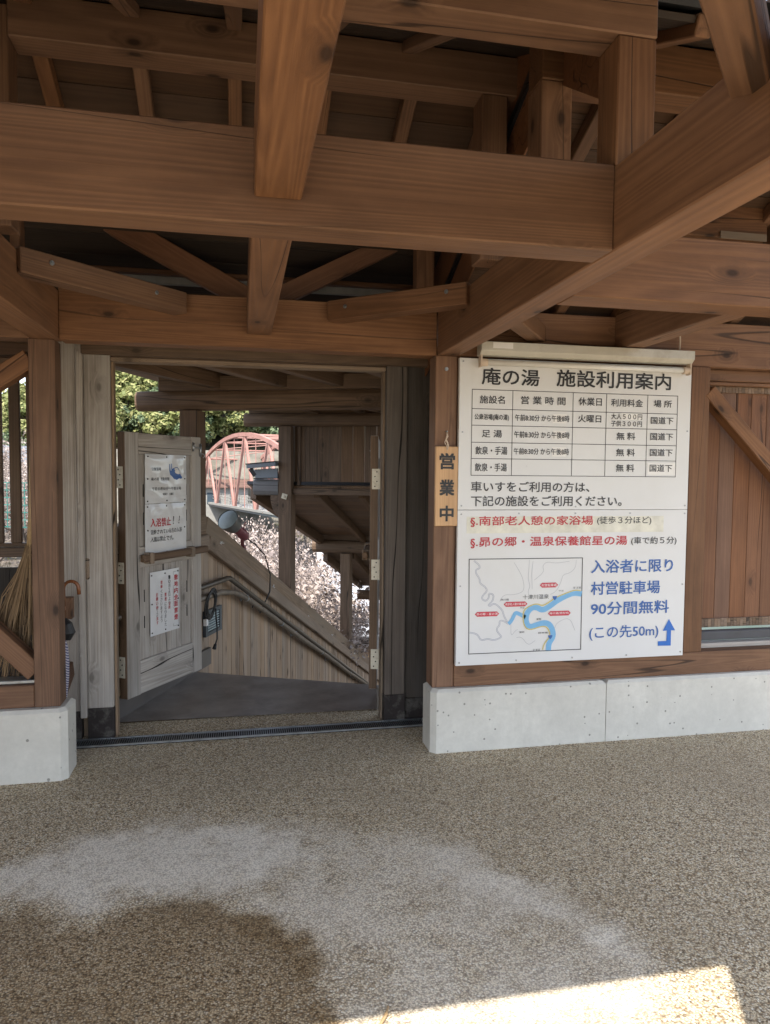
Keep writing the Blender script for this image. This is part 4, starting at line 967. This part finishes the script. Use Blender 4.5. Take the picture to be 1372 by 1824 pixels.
log('beam', -.505, 1.9, 8.85, -.83, -.655)
sbox('filler_board', -.5, 1.9, 3.43, 3.46, 2.126, 2.221); sbox('filler_board', -.45, 1.9, 6.14, 6.17, .521, .60)
# bolt plate on the second post
pl = MB(); c = SP(-.075, 3.352, 1.245); pl.bar(c - E1 * .028 + Vector((0, 0, .008)), c + E1 * .028 - Vector((0, 0, .008)), .006, .056); pl.tube([c + E2 * -.003, c + E2 * -.018], .014, 6); pl.build('bolt_plate', 'hinge', sr)
# level rafters and boards over the landing
for p, q in (((-.745, 4.40), (-.234, 5.273)), ((-.373, 4.008), (.165, 4.947)), ((.106, 4.131), (.591, 4.878)), ((.623, 4.062), (.899, 4.464))):
    p, q = Vector((*p, 2.165)), Vector((*q, 2.165)); d = (q - p).normalized()
    t0 = (4.27 - p.y) / d.y; s1 = (1.6 - (p - A0).dot(E2)) / d.dot(E2); s1 = min(s1, 3.6)
    beam('rafter', p + d * t0, p + d * (s1 + 1.8 if p.x > -.5 else s1 - .28), .07, .11, D, sr)
for a in (.25, .75, 1.25): beam('rafter', SP(a, 1.29, 2.165), SP(a, 3.40, 2.165), .07, .10, D, sr)
def sdeck(name, a0, a1, s0, z0, s1, z1, th=.02, wd=.15):
    sl = (SP(0, s1, z1) - SP(0, s0, z0)); S = sl.length; y = sl.normalized(); z = E1.cross(y); o0 = SP(a0, s0, z0)
    mw = Matrix(((E1.x, y.x, z.x, o0.x), (E1.y, y.y, z.y, o0.y), (E1.z, y.z, z.z, o0.z), (0, 0, 0, 1))); n = int(S / wd)
    multi(name, [(0, a1 - a0, i * S / n, (i + 1) * S / n - .003, 0, th) for i in range(n)], 'dkwood', sr, mw, .0015)
    multi('roof_sheet', [(-.03, a1 - a0 + .03, -.03, S + .02, th + .005, th + .04)], 'black', sr, mw, 0)
pts = [Vector((-1.35, 4.13, 0)), Vector((1.75, 4.13, 0)), SP(2.2, 3.75, 0), SP(-.60, 3.75, 0)]
for nm, z0, z1, mt in (('roof_deck', 2.222, 2.242, 'dkwood'), ('roof_sheet', 2.246, 2.28, 'black')):
    mb = MB(); mb.v = [p + Vector((0, 0, z)) for z in (z0, z1) for p in pts]; mb.f = list(BOXF); mb.build(nm, mt, sr)
# gable boarding between first and second roof
multi('gable_board', [(0, .66, x, x + .124, 0, .02) for x in np.arange(0, 1.9, .128)], D, sr, Matrix(((0, E1.x, -E2.x, SP(0, 3.48, 0).x), (0, E1.y, -E2.y, SP(0, 3.48, 0).y), (1, 0, 0, 1.335), (0, 0, 0, 1))), .002)
sbox('gable_rail', .0, 1.9, 3.40, 3.455, 1.262, 1.33); sbox('gable_rail', 0, 1.9, 3.44, 3.46, 1.331, 1.352)
sbox('gable_batten', .035, .075, 3.44, 3.46, 1.36, 1.985)
# second and third roofs, falling with the stairs
def roof(s0, z0, s1, z1, ra, rb):
    sdeck('roof_deck', -.50, 1.9, s0, z0, s1, z1)
    k = (z1 - z0) / (s1 - s0)
    for a in ra: beam('rafter', SP(a, s0 + .02, z0 - .055), SP(a - .06 * (s1 - s0) / 2.6, s1, z1 - .055), .07, .10, D, sr)
roof(3.47, 1.335, 6.35, .535, (.245, .73, 1.22), 0)
beam('verge_rafter', SP(-.455, 3.45, 1.27), SP(-.455, 6.3, .47), .07, .13, D, sr)
roof(6.26, .34, 9.1, -.62, (-.02, .40, .8), 0)
beam('verge_rafter', SP(-.42, 6.26, .25), SP(-.48, 9.0, -.60), .07, .11, D, sr)
# weathered log and capped fascia at the top edge of the second roof
log('ridge_log', -.43, -.15, 3.43, 1.25, 1.425); sr_ = [o for o in sr.children if o.name.startswith('ridge_log')][0]; sr_.data.materials[0] = M['silver']; sr_.data.materials[1] = M['silver']
mb = MB(); mb.bar(SP(-.40, 3.36, 1.476), SP(-.15, 3.36, 1.492), .03, .10); mb.build('fascia', 'slate', sr)
mb = MB(); mb.bar(SP(-.415, 3.37, 1.43), SP(-.15, 3.37, 1.436), .06, .012); mb.build('fascia_batten', 'black', sr)
mb = MB(); mb.bar(SP(-.47, 3.33, 1.556), SP(-.15, 3.33, 1.586), .10, .038); mb.build('edge_flashing', 'slate', sr)
mb = MB(); mb.bar(SP(-.48, 3.33, 1.582), SP(-.15, 3.33, 1.612), .11, .010).bar(SP(-.455, 3.36, 1.535), SP(-.40, 3.36, 1.46), .03, .045); mb.build('edge_capping', 'black', sr)
cb_ = [SP(-.24, 3.43, 1.255)] + [SP(-.145 - .10 * math.cos(t) , 3.43, 1.255 - .22 * math.sin(t)) for t in np.linspace(0.1, 1.45, 6)]
V = []; n = len(cb_)
for q in cb_: V += [q - E2 * .04, q + E2 * .04]
k0 = len(V); V += [SP(-.146, 3.39, 1.255), SP(-.146, 3.47, 1.255)]
F = [(2 * i, 2 * i + 1, 2 * i + 3, 2 * i + 2) for i in range(n - 1)] + [tuple([2 * i for i in range(n)] + [k0]), tuple([2 * i + 1 for i in reversed(range(n))] + [k0 + 1][::-1])]
mesh_obj('curved_bracket', V, F, D, sr)

# ------------------------------------------------------------------ land, river, far bank
def hgt(x, y):
    q = mnoise.fractal(Vector((x * .05, y * .05, 3)), 1, 2, 4)
    if y < 5.6: base = -.35
    elif y < 12: base = -.6 - (y - 5.6) * .50
    elif y < 40: base = -3.8 - (y - 12) * .20
    elif y < 62: base = -9.4
    elif y < 90: base = -9.4 + (y - 62) * .2
    else: base = 1.5 + (y - 90) * .42
    if x < -1.6 and y < 75:                       # the left side stays higher
        k = min(1, (-1.6 - x) / 2.5) * min(1, max(0, (75 - y) / 22)) * min(1, max(0, (-x / y - .14) / .08) if y > 18 else 1); base = base * (1 - k) + (-.4 - max(0, y - 6) * .05) * k
    if y > 90:
        side = min(1, max(.22, (x / y + .33) / .16)); base = -.6 + (base + .6) * side
    am = .25 if y < 8 else (.6 if y < 90 else 3.0)
    return base + q * am * min(1, max(0, (y - 5.5) / 6))
xs = np.concatenate([np.linspace(-260, -36, 26), np.linspace(-35, 25, 90), np.linspace(26, 230, 24)])
ys = np.concatenate([np.linspace(-60, 4.2, 9), np.linspace(4.5, 30, 64), np.linspace(31, 300, 110)])
V = []
for y in ys:
    for x in xs: V.append((x, y, hgt(x, y) if y > 4.3 else -.06))
n = len(xs); F = [(j * n + i, j * n + i + 1, (j + 1) * n + i + 1, (j + 1) * n + i) for j in range(len(ys) - 1) for i in range(n - 1)]
o = mesh_obj('hillside', V, F, 'ground', None, None, True); o['kind'] = 'structure'
o = mesh_obj('river', [(-260, 30, -8.2), (230, 30, -8.2), (230, 75, -8.2), (-260, 75, -8.2)], [(0, 1, 2, 3)], 'river'); o['kind'] = 'structure'
o = mesh_obj('forecourt', [(-60, -90, -.02), (60, -90, -.02), (60, -13.9, -.02), (-60, -13.9, -.02)], [(0, 1, 2, 3)], 'asph'); o['kind'] = 'structure'

# ------------------------------------------------------------------ arch bridge
B0 = Vector((-3.64, 83.334, 0)); bd = Vector((.283, -.959, 0)).normalized(); bn = Vector((.959, .283, 0)).normalized()
def BP(u, v, z): return B0 + bd * u + bn * v + Vector((0, 0, z))
bg = thing('arch_bridge', 'faded red steel arch bridge crossing the valley beyond the gate', 'bridge', tuple(BP(12, 3, -2)))
U0 = 12.3
def za(u): return 5.15 - .0112 * (u - U0) ** 2
ZD = -2.03
for v in (0, 6.6):
    us = np.linspace(U0 - 25, U0 + 25, 31); mb = MB()
    for a, b in zip(us[:-1], us[1:]): mb.bar(BP(a, v, za(a)), BP(b, v, za(b)), .30, .38)
    mb.build('arch_rib', 'bridge', bg)
    mb = MB(); mb.bar(BP(U0 - 26, v, ZD - .05), BP(U0 + 26, v, ZD - .05), .3, .22); mb.build('tie_girder', 'ppost', bg)
    for k in range(-3, 5):
        ub = 3.49 + 7.05 * k
        for ut in (ub - 3.3, ub + 3.45):
            if za(ut - .01) > ZD + 1.2 and abs(ut - U0) < 22:
                z1_ = za(ut) - .2; mb = MB()
                p, q = BP(ub + (.22 if ut > ub else -.22), v, ZD), BP(ut, v, z1_); mb.bar(p, q, .21, .26, tuple(bd)); mb.build('web_member', 'bridge', bg)
        for du in (0, 3.5):
            u = ub + du
            if za(u) > ZD + 1.2: mb = MB(); mb.tube([BP(u, v, ZD), BP(u, v, za(u))], .045, 5); mb.build('hanger', 'bridge', bg)
mb = MB(); mb.bar(BP(U0 - 60, 3.3, ZD - .28), BP(U0 + 60, 3.3, ZD - .28), 6.5, .22); mb.build('deck', 'asph', bg)
for u in np.arange(U0 - 17.5, U0 + 18, 3.5):
    mb = MB(); mb.tube([BP(u, 0, za(u)), BP(u, 6.6, za(u))], .09, 6); mb.tube([BP(u, 0, za(u)), BP(u + 3.5, 6.6, za(u + 3.5))], .05, 5); mb.build('lateral_brace', 'bridge', bg)
for v in (.35, 6.25):
    mb = MB()
    for z in (.5, .8, 1.1): mb.bar(BP(U0 - 60, v, ZD + z), BP(U0 + 60, v, ZD + z), .06, .07)
    for u in np.arange(U0 - 58, U0 + 58, .9): mb.bar(BP(u, v, ZD - .1), BP(u, v, ZD + 1.1), .06, .06, tuple(bd))
    mb.build('railing', 'ppost', bg)
# things on the far bank behind the arch
MB().box(-16, 9, 86, 90, -5, 4.0).build('bank_wall', 'stonewall'); tag(bpy.data.objects['bank_wall'], 'pale weathered concrete bank wall behind the red arch', 'retaining wall')
t = thing('store_shed', 'low shed with rust red roof on the far bank behind the arch bridge', 'shed', (-3, 82, -2))
MB().box(-6.0, 0.8, 83, 85.5, -6, -.35).build('wall', 'plaster', t)
mb = MB(); mb.v = [Vector(q) for q in ((-6.4, 82.5, -.35), (1.2, 82.5, -.35), (1.2, 86, .45), (-6.4, 86, .45), (-6.4, 82.5, -.2), (1.2, 82.5, -.2), (1.2, 86, .6), (-6.4, 86, .6))]; mb.f = list(BOXF); mb.build('roof', 'rust', t)
MB().box(-3.8, -2.6, 82.96, 83.05, -2.2, -.9).build('door', 'wglass', t)
t = thing('yellow_board', 'bright yellow board beside the bridge deck seen past the canopy post', 'sign board', (-6.5, 80, -2))
MB().box(-6.9, -5.8, 80.0, 80.06, -1.6, -.1).build('board', 'yellow', t); MB().box(-6.7, -6.6, 80.07, 80.15, -8, -.2).box(-6.1, -6.0, 80.07, 80.15, -8, -.2).build('leg', 'steel', t)
def house(name, label, x, y, z, w_, d_, h_, roofm, rot=0.0):
    t = thing(name, label, 'house', (x, y, z)); mw = Matrix.Translation((x, y, z)) @ Matrix.Rotation(rot, 4, 'Z')
    MB().box(-w_ / 2, w_ / 2, -d_ / 2, d_ / 2, -3, h_).build('wall', 'plaster', t, mw)
    mb = MB(); e = .5; rh = d_ * .32
    mb.v = [Vector(q) for q in ((-w_ / 2 - e, -d_ / 2 - e, h_ - .1), (w_ / 2 + e, -d_ / 2 - e, h_ - .1), (w_ / 2 + e, d_ / 2 + e, h_ - .1), (-w_ / 2 - e, d_ / 2 + e, h_ - .1), (-w_ / 2 - e, 0, h_ + rh), (w_ / 2 + e, 0, h_ + rh))]
    mb.f = [(0, 1, 5, 4), (2, 3, 4, 5), (0, 4, 3), (1, 2, 5), (3, 2, 1, 0)]; mb.build('roof', roofm, t, mw)
    for k in (-.28, .1, .34):
        f = MB().box(w_ * k - .5, w_ * k + .5, -d_ / 2 - .06, -d_ / 2 - .01, h_ - 1.7, h_ - .6).build('window', 'ppost', t, mw)
        MB().box(w_ * k - .42, w_ * k + .42, -d_ / 2 - .09, -d_ / 2 - .062, h_ - 1.62, h_ - .68).build('pane', 'wglass', f, mw)
    return t
house('small_house', 'white walled house with a grey roof seen through the slatted opening', -19.2, 60, -1.2, 9, 5, 3.0, 'slate', R(12))
# hut below the stairs
t = thing('stair_foot_hut', 'hut with a pale sheet roof below at the foot of the stairs', 'hut', (4.6, 20.5, -5))
mb = MB(); mb.v = [Vector(q) for q in ((2.2, 19.2, -3.0), (7.5, 18.2, -3.0), (7.9, 23.8, -1.3), (2.6, 24.8, -1.3), (2.2, 19.2, -2.92), (7.5, 18.2, -2.92), (7.9, 23.8, -1.22), (2.6, 24.8, -1.22))]; mb.f = list(BOXF); mb.build('roof', 'roofpale', t)
mb = MB(); mb.bar((2.15, 19.12, -3.06), (7.5, 18.1, -3.06), .12, .12); mb.build('gutter', 'black', t)
o = multi('wall', [(0, 2.6, x, x + .17, 0, .06) for x in np.arange(0, 4.6, .18)], 'clad', t, Matrix(((0, .982, -.19, 2.7), (0, -.187, -.98, 19.6), (1, 0, 0, -5.6), (0, 0, 0, 1))), .01)
rn = random.Random(21)
for k in range(6):
    mb = MB(); mb.tube([(2.3 + .1 * k, 17.6 + .05 * k, -4.35 + .13 * (k % 3)), (5.6, 16.9 + .08 * k, -4.3 + .13 * (k % 3))], .11, 9); o = mb.build('cut_log', 'pbark'); tag(o, 'pale cut log lying in the pile below the stair wall', 'log', 'cut logs stacked below the stairs')
# green mesh fence beyond the slatted opening
t = thing('mesh_fence', 'teal green wire mesh fence on the bank beyond the slatted opening', 'fence', (-6, 14.5, 0))
a, b = Vector((-9.5, 17.5, 0)), Vector((-3.9, 14.8, 0)); n = 46; mb = MB()
for k in range(n + 1):
    p = a.lerp(b, k / n); mb.tube([p + Vector((0, 0, .36)), p + Vector((0, 0, 1.25))], .010, 4)
for z in np.arange(.38, 1.26, .145): mb.tube([a + Vector((0, 0, z)), b + Vector((0, 0, z))], .010, 4)
mb.build('mesh', 'teal', t)
for k in range(4):
    p = a.lerp(b, k / 3); MB().tube([p + Vector((0, 0, -1.5)), p + Vector((0, 0, 1.32))], .035, 8).build('post', 'teal', t)

# ------------------------------------------------------------------ trees
def blob_tree(seed, h, r, leafmat, n=1500, conif=False):
    rn = random.Random(seed); tr = MB(); cr = MB()
    tr.tube([(0, 0, -1), (.1, 0, h * .35), (0, .1, h * .85)], [.22, .16, .05], 7)
    cl = []
    for k in range(15):
        if conif:
            f = k / 14; z = h * (.28 + .70 * f); rad = r * (1.05 - f) * .8; a = k * 2.4
            c = Vector((rad * .5 * math.cos(a), rad * .5 * math.sin(a), z)); cl.append((c, max(.35, rad * .8), h * .07))
        else:
            a = rn.uniform(0, 6.28); q = rn.random() ** .5; z = h * rn.uniform(.42, .95)
            c = Vector((r * .72 * q * math.cos(a), r * .72 * q * math.sin(a), z)); cl.append((c, r * rn.uniform(.3, .5), r * rn.uniform(.22, .36)))
        tr.tube([(0, 0, max(h * .3, c.z - r * .7)), c.lerp(Vector((0, 0, c.z)), .3), c], [.07, .05, .02], 4)
    for k in range(n):
        c, ra, rz = rn.choice(cl); d = Vector((rn.gauss(0, 1), rn.gauss(0, 1), rn.gauss(0, 1))).normalized() * (rn.random() ** .35)
        p = c + Vector((d.x * ra, d.y * ra, d.z * rz)); s_ = rn.uniform(.09, .22) * (r / 3.0) ** .5
        nrm = (d + Vector((rn.uniform(-.6, .6), rn.uniform(-.6, .6), rn.uniform(0, .9)))).normalized(); u = nrm.orthogonal().normalized(); u.rotate(Matrix.Rotation(rn.uniform(0, 6), 3, nrm)); v_ = nrm.cross(u)
        cr.quad(p, u * s_, v_ * s_ * .7)
    return tr, cr, leafmat
def tree_thing(name, label, group, tr, cr, lm, bark='bark'):
    t = thing(name, label, 'tree', (0, 0, 0), group)
    tr.build('trunk', bark, t); cr.build('crown', lm, t); return t
def place(src, x, y, z, sc, rz, first):
    r = src
    if not first:
        r = src.copy(); COL.objects.link(r)
        for ch in list(src.children): c = ch.copy(); COL.objects.link(c); c.parent = r
    r.matrix_basis = Matrix.Translation((x, y, z)) @ Matrix.Rotation(rz, 4, 'Z') @ Matrix.Scale(sc, 4)
    return r
kinds = [tree_thing('broadleaf_tree', 'yellow green broadleaf tree in spring leaf on the far hillside', 'broadleaf trees on the far hillside', *blob_tree(1, 7, 3.1, 'leaf_a', 2600)),
         tree_thing('evergreen_tree', 'dark green rounded evergreen tree on the far hillside', 'evergreen trees on the far hillside', *blob_tree(2, 8, 3.2, 'leaf_b', 2600)),
         tree_thing('cedar_tree', 'dark narrow cedar tree on the far hillside', 'cedar trees on the far hillside', *blob_tree(3, 11, 2.4, 'leaf_b', 2600, True))]
used = [True, True, True]; rn = random.Random(77); cnt = 0
def ray_dir(px):                                   # ground directions that the gate opening looks along
    a = math.atan((px - 686) / 1259.0) + yaw; return math.sin(a), math.cos(a)
for row, dist in enumerate(np.arange(95, 170, 5.0)):
    for px in list(np.arange(180 + (row % 2) * 11, 530, 22)) + [-25 + (row % 2) * 14, 8 + (row % 2) * 14, 40 + (row % 2) * 14]:
        if cnt > 260: break
        sx_, cx_ = ray_dir(px + rn.uniform(-9, 9)); d = dist + rn.uniform(-3, 3); x, y = sx_ * d, cx_ * d
        if px < 300: k = 0 if rn.random() < .8 else 1
        elif px < 360: k = 0 if rn.random() < .45 else 1
        else: k = rn.choice((1, 1, 2, 0)) if dist > 110 else rn.choice((1, 1, 0))
        place(kinds[k], x, y, hgt(x, y) - .4, rn.uniform(.8, 1.25), rn.uniform(0, 6.28), used[k]); used[k] = False; cnt += 1
# bare, budding cherry trees near the stairs
def cherry(seed, h, spread, twigs=6, buds=2600):
    rn = random.Random(seed); tr = MB(); cr = MB(); tips = []
    def grow(p, d, L, r, lev):
        pts = [p]; rr = [r]; q = p.copy(); dd = d.copy(); n = 4 if lev < 3 else 3
        for i in range(n):
            dd = (dd + Vector((rn.uniform(-.28, .28), rn.uniform(-.28, .28), rn.uniform(-.12, .16)))).normalized(); q = q + dd * L / n
            pts.append(q.copy()); rr.append(max(.0035, r * (1 - .62 * (i + 1) / n)))
            if lev >= 2: tips.append((q.copy(), dd.copy()))
        tr.tube(pts, rr, (8, 6, 5, 3, 3)[min(lev, 4)], False)
        if lev < 4:
            for k in range((4, 5, 5, 3)[lev]):
                t = rn.uniform(.35, 1.0); i = min(n - 1, int(t * n)); b = pts[i].lerp(pts[i + 1], t * n - i if t < 1 else 1)
                a = rn.uniform(0, 6.28); nd = (dd * .55 + Vector((math.cos(a), math.sin(a), rn.uniform(-.25, .65)))).normalized()
                grow(b, nd, L * rn.uniform(.5, .74), rr[i] * .6, lev + 1)
    grow(Vector((0, 0, -.6)), Vector((.12, .05, 1)).normalized(), h * .42, .11, 0)
    for k in range(buds):
        p, d = rn.choice(tips); c = p + Vector((rn.gauss(0, .09), rn.gauss(0, .09), rn.gauss(0, .08))); nrm = Vector((rn.gauss(0, 1), rn.gauss(0, 1), rn.gauss(0, 1))).normalized(); u = nrm.orthogonal().normalized(); s_ = rn.uniform(.010, .026)
        cr.quad(c, u * s_, nrm.cross(u) * s_ * rn.choice((.3, .4, .9)))
    return tr, cr, 'bud'
ch = [tree_thing('cherry_tree', 'bare budding cherry tree growing on the slope beside the stairs', 'cherry trees on the slope by the stairs', *cherry(31 + k, 5.4, 2, buds=15000), 'pbark') for k in range(3)]
cu = [True] * 3
CH = [(-.1, 11.2, 1.1), (.5, 12.4, 1.15), (-.75, 14.6, 1.3), (.9, 10.2, 1.0), (-.2, 13.5, 1.3), (1.0, 15.8, 1.45), (-1.4, 16.5, 1.3), (1.3, 22.5, 1.8), (-.2, 20.5, 1.6), (-6.8, 22, 1.2), (-5.2, 19.0, 1.0), (-8.6, 27, 1.6), (-11, 30, 1.7), (-19.5, 52, 2.1), (-16.6, 54, 2.0), (-23, 57, 2.4), (-18.8, 66, 2.5), (-15.2, 62, 2.2), (-21.5, 70, 2.6), (-25.5, 72, 2.8), (-17.8, 74, 2.6)]
for i, (x, y, sc_) in enumerate(CH):
    r = place(ch[i % 3], x, y, hgt(x, y) - .1, sc_, i * 1.9, cu[i % 3]); cu[i % 3] = False
    if x < -4: r['label'] = 'bare budding cherry tree on the bank beyond the slatted opening'; r['group'] = 'cherry trees beyond the slatted opening'
# leafless bushes, dead leaves and dry grass covering the slope: nothing one could count
g = MB(); rn = random.Random(4)
for k in range(26000):
    if k % 5 == 0: x, y = rn.uniform(-14, -2.2), rn.uniform(7, 34)
    else: y = 7 + 26 * rn.random(); x = rn.uniform(-.28, .30) * y * .9 + .5
    z = hgt(x, y); a = rn.uniform(0, 6.28); L = rn.uniform(.10, .38)
    if rn.random() < .5:
        d = Vector((math.cos(a) * .6, math.sin(a) * .6, 1)).normalized(); g.quad(Vector((x, y, z)) + d * L * .5, d * L * .5, Vector((-math.sin(a), math.cos(a), 0)) * .006)
    else:
        s_ = rn.uniform(.02, .05); nrm = Vector((rn.gauss(0, .5), rn.gauss(0, .5) - .3, 1)).normalized(); u = nrm.orthogonal().normalized(); u.rotate(Matrix.Rotation(a, 3, nrm)); g.quad(Vector((x, y, z + rn.uniform(.02, .3))), u * s_, nrm.cross(u) * s_ * .7)
o = g.build('dry_undergrowth', 'grass'); tag(o, 'dry grass and dead leaves covering the slope by the stairs', 'undergrowth', None, 'stuff')
b = MB()
for k in range(16000):
    y = 26 + 58 * rn.random(); x = rn.uniform(-.24, .22) * y; z = hgt(x, y); a = rn.uniform(0, 6.28); L = rn.uniform(.3, 1.1) * (1 if y < 55 else 1.7)
    d = Vector((math.cos(a) * .8, math.sin(a) * .8, 1)).normalized(); b.quad(Vector((x, y, z + .2)) + d * L * .5, d * L * .5, Vector((-math.sin(a), math.cos(a), 0)) * .02)
o = b.build('leafless_scrub', 'bud'); tag(o, 'pale leafless scrub on the banks under the bridge', 'scrub', None, 'stuff')
